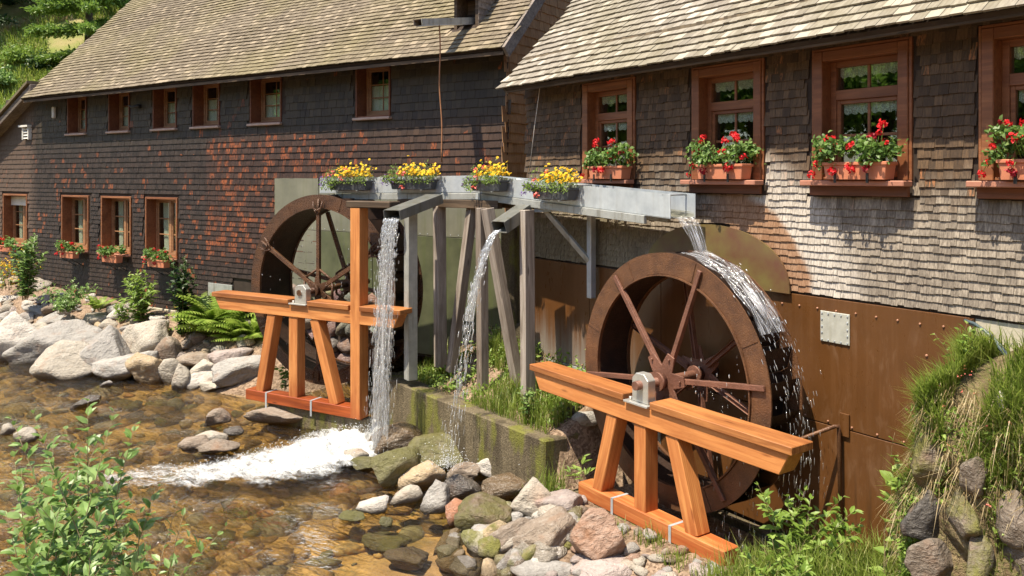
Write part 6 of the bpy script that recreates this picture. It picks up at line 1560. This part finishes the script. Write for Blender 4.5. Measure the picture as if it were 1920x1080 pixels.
# lush corner between the right wheel and the bank
P = clumpy(area(8000, -5.0, -3.2, 5.0, 6.95, 9), 2.4, -1.2, 15)
tag(put('grass', grass('grass', P, rng.uniform(.18, .5, len(P)), np.array([-.1, -.1, 0]), 'grass', .0045)), 'long green grass in the corner between the right wheel and the bank', 'grass', kind='stuff')
leafy_plant('plant', 'leafy plant with pale oval leaves before the brown sheet metal', 'plant', wp('R', -4.45, 6.05, .42), bush_stems(22, .95, .50, 16), .115, 'leaf_bright', .055, None, 120, .45, .9, .005, 16, .1)
leafy_plant('plant', 'lower leafy plant with pale oval leaves at the bottom edge', 'plant', wp('R', -4.2, 5.55, .4), bush_stems(18, .62, .45, 17), .10, 'leaf_bright', .055, None, 100, .45, .9, .004, 17, .1)
vb_ = wp('R', -3.76, 6.15, .50); vt_ = []
for k in range(3): vt_.append([(.03*math.sin(i*1.1+k)+.01*i, .03*math.cos(i*.9+k)-.02*k, i*.125*(1-.12*k)) for i in range(12)])
leafy_plant('creeper', 'creeper with heart shaped leaves climbing the edge of the right bank', 'plant', vb_, vt_, .115, 'leaf_bright', .14, None, 60, .72, .95, .004, 18, .04)
for i, (D, t, h, lab) in enumerate(((.25, .42, .42, 'tall nettle like plant in the grass on top of the right bank'), (.55, .30, .25, 'small leafy plant in the upper face of the right bank'), (.85, .25, .22, 'small leafy plant low in the face of the right bank'), (.68, .33, .25, 'small three leaved plant in the middle of the right bank'))):
    q = BANKV.reshape(NJ, NI, 3)[int(D*(NJ-1)), int(t*(NI-1))]
    leafy_plant('plant', lab, 'plant', Vector(q), bush_stems(6, h, .16, 20+i, leanv=(-.08, -.08, 0)), .06, 'leaf_bright', .05, None, 0, .6, .9, .004, 20+i, .08)

# ------------------------------------------------------------------ hillside behind the long building
def tree(name, label, loc, h, rad, n, lsz, mat, seed, group, conifer=False):
    g = np.random.default_rng(seed); T = empty(name, loc, label, 'tree', group)
    MB().tube([(0, 0, -.3), (.05, 0, h*.4), (0, .05, h*.95)], [.03*h, .02*h, .006*h], 8).build('trunk', 'bark', T)
    if conifer:
        nb = int(h*9); zz = g.uniform(.06, .98, nb)*h; az = g.uniform(0, 6.28, nb); ln = rad*(1.03-zz/h)**.8*g.uniform(.7, 1.1, nb); P = []; D_ = []; lm = MB()
        for z, a, l in zip(zz, az, ln):
            d = np.array([math.cos(a), math.sin(a), -.15]); tip = np.array([0, 0, z])+d*l; lm.tube([(0, 0, z), tuple(tip)], [.02, .005], 4)
            m = max(4, int(n*l/(nb*rad)*2)); t = g.uniform(.2, 1, m); P.append(np.array([0, 0, z])+d*l*t[:, None]+g.normal(size=(m, 3))*.13*np.array([1, 1, .5])); D_.append(d*.7+g.normal(size=(m, 3))*.5)
        lm.build('branches', 'bark', T); P = np.concatenate(P); D_ = np.concatenate(D_)
        tag(put('crown', leaves('crown', P, D_, rdir(len(P), 1.), lsz*g.uniform(.6, 1.3, len(P)), mat, wr=.35), T), kind='stuff')
    else:
        c = g.normal(size=(16, 3)); c = norm(c)*g.uniform(.3, 1, (16, 1))*np.array([rad*.75, rad*.75, h*.28])+np.array([0, 0, h*.66])
        lm = MB()
        for q in c: lm.tube([(0, 0, h*.3), tuple(q*np.array([.5, .5, .8])), tuple(q)], [.02*h*.5, .015*h*.4, .01], 5)
        lm.build('branches', 'bark', T)
        P = c[g.integers(0, 16, n)]+norm(g.normal(size=(n, 3)))*g.uniform(.4, 1, (n, 1))**.5*rad*.42
        tag(put('crown', leaves('crown', P, rdir(n), rdir(n, .6), lsz*g.uniform(.6, 1.3, n), mat, wr=.6), T), kind='stuff')
    return T
def hill(u, Y):
    x = (u-960)/1550*Y; return Vector((x, Y, tz(x, Y)))
tree('spruce_tree', 'bright green young spruce beside the roof edge on the hillside', hill(165, 30.5), 6.4, 2.8, 26000, .17, 'needle', 1, 'trees on the hillside', True)
tree('spruce_tree', 'light green spruce partly hidden behind the roof edge', hill(235, 33), 6.5, 2.4, 15000, .18, 'needle', 2, 'trees on the hillside', True)
tree('spruce_tree', 'dark spruce at the top left corner of the hillside', hill(15, 35.), 9, 2.4, 15000, .2, 'needle_dark', 3, 'trees on the hillside', True)
tree('spruce_tree', 'dark spruce between the corner and the bright spruce', hill(75, 35.2), 9, 2.4, 15000, .2, 'needle_dark', 4, 'trees on the hillside', True)
tree('spruce_tree', 'dark spruce just above the roof line', hill(205, 35.5), 10, 3., 12000, .22, 'needle_dark', 5, 'trees on the hillside', True)
tree('spruce_tree', 'dark spruce farthest right behind the roof', hill(265, 36), 10, 3., 9000, .22, 'needle_dark', 6, 'trees on the hillside', True)
tree('spruce_tree', 'dark spruce beyond the left edge of the picture', hill(-45, 33), 9, 2.6, 9000, .22, 'needle_dark', 7, 'trees on the hillside', True)
bl = [(82, 31.2, .55, 'dark rounded bush in the middle of the hillside'), (35, 31.5, .7, 'light bush high on the left of the hillside'), (5, 30.5, .6, 'bush at the left edge high on the hillside'), (45, 29.4, .5, 'yellow green bush above the pale broad leaved clump'),
      (15, 27.3, .75, 'pale broad leaved clump near the lean-to roof'), (20, 25.6, .8, 'yellow green shrub just above the lean-to roof edge'), (115, 30.3, .5, 'bush below the bright spruce'), (60, 28.5, .45, 'small bush near the roof corner'), (-10, 28.6, .6, 'bush at the left edge in the middle of the hillside'), (90, 29.2, .45, 'small bush beside the roof verge')]
for i, (u, Y, r0, lab) in enumerate(bl):
    g = np.random.default_rng(60+i); n = 900; c = norm(g.normal(size=(9, 3)))*r0*.6; c[:, 2] = np.abs(c[:, 2]); q = hill(u, Y)
    T = empty('bush', q, lab, 'bush', 'bushes on the hillside')
    P = c[g.integers(0, 9, n)]+g.normal(size=(n, 3))*r0*.28; P[:, 2] = np.abs(P[:, 2])
    MB().tube([(0, 0, -.1), (0, 0, r0*.6)], [.03, .015], 5).build('trunk', 'bark', T)
    tag(put('foliage', leaves('foliage', P, rdir(n), rdir(n, .8), .13*g.uniform(.6, 1.3, n), ['leaf_mid', 'leaf_bright', 'leaf_mid'][i % 3] if i else 'leaf_dark', wr=.6), T), kind='stuff')
g = np.random.default_rng(77); n = 42000; Y = g.uniform(23.5, 40, n); u = g.uniform(-60, 290, n); x = (u-960)/1550*Y
P = np.stack([x, Y, terrain(x, Y)+.25*np.sin(1.1*x)*np.sin(.9*Y)], 1); P = clumpy(P, .9, -1.3, 17)
tag(put('grass', grass('grass', P, g.uniform(.15, .5, len(P)), np.array([0, -.2, 0]), 'grass', .018)), 'grass and weeds covering the hillside', 'grass', kind='stuff')
P = np.stack([x, Y, terrain(x, Y)+.25*np.sin(1.1*x)*np.sin(.9*Y)], 1); P = clumpy(P, 1.3, .9, 19)
tag(put('dry_grass', grass('dry_grass', P, g.uniform(.12, .35, len(P)), np.array([0, -.3, -.2]), 'grass_dry', .016)), 'dry brown grass in patches on the hillside', 'grass', kind='stuff')

# ------------------------------------------------------------------ the wooded bank opposite, behind the viewer; it shows only in the window panes and wet surfaces
proto = tree('beech_tree', 'broad leaved tree on the bank opposite the mills', Vector((-13, -9, 1.8)), 9.5, 3.4, 4200, .34, 'leaf_back', 90, 'trees on the opposite bank')
def dup(root, loc, rz, sc):
    q = root.copy(); COL.objects.link(q); q.location = loc; q.rotation_euler = (0, 0, rz); q.scale = (sc, sc, sc)
    for ch in root.children:
        k = ch.copy(); COL.objects.link(k); k.parent = q
    return q
for i, (x, y, sc) in enumerate(((-19, -4, 1.), (-24, 3, 1.1), (-7.5, -13, 1.15), (-2, -15, 1.), (4, -16, 1.1), (-16, -14, 1.2), (-26, -6, 1.2), (-31, 6, 1.1), (10, -15, 1.), (-10, -19, 1.3), (-22, -14, 1.3), (-34, 14, 1.1), (1, -21, 1.3), (-17, 3, .8), (-20, 9, .9), (-27, 17, 1.), (-33, 22, 1.1), (-25, 11, 1.), (-38, 9, 1.3), (-38, 28, 1.2), (-29, 0, 1.2))):
    dup(proto, (x, y, 1.6), i*1.3, sc)
print('objects', len(bpy.data.objects), 'tris', sum(len(m.polygons) for m in bpy.data.meshes))
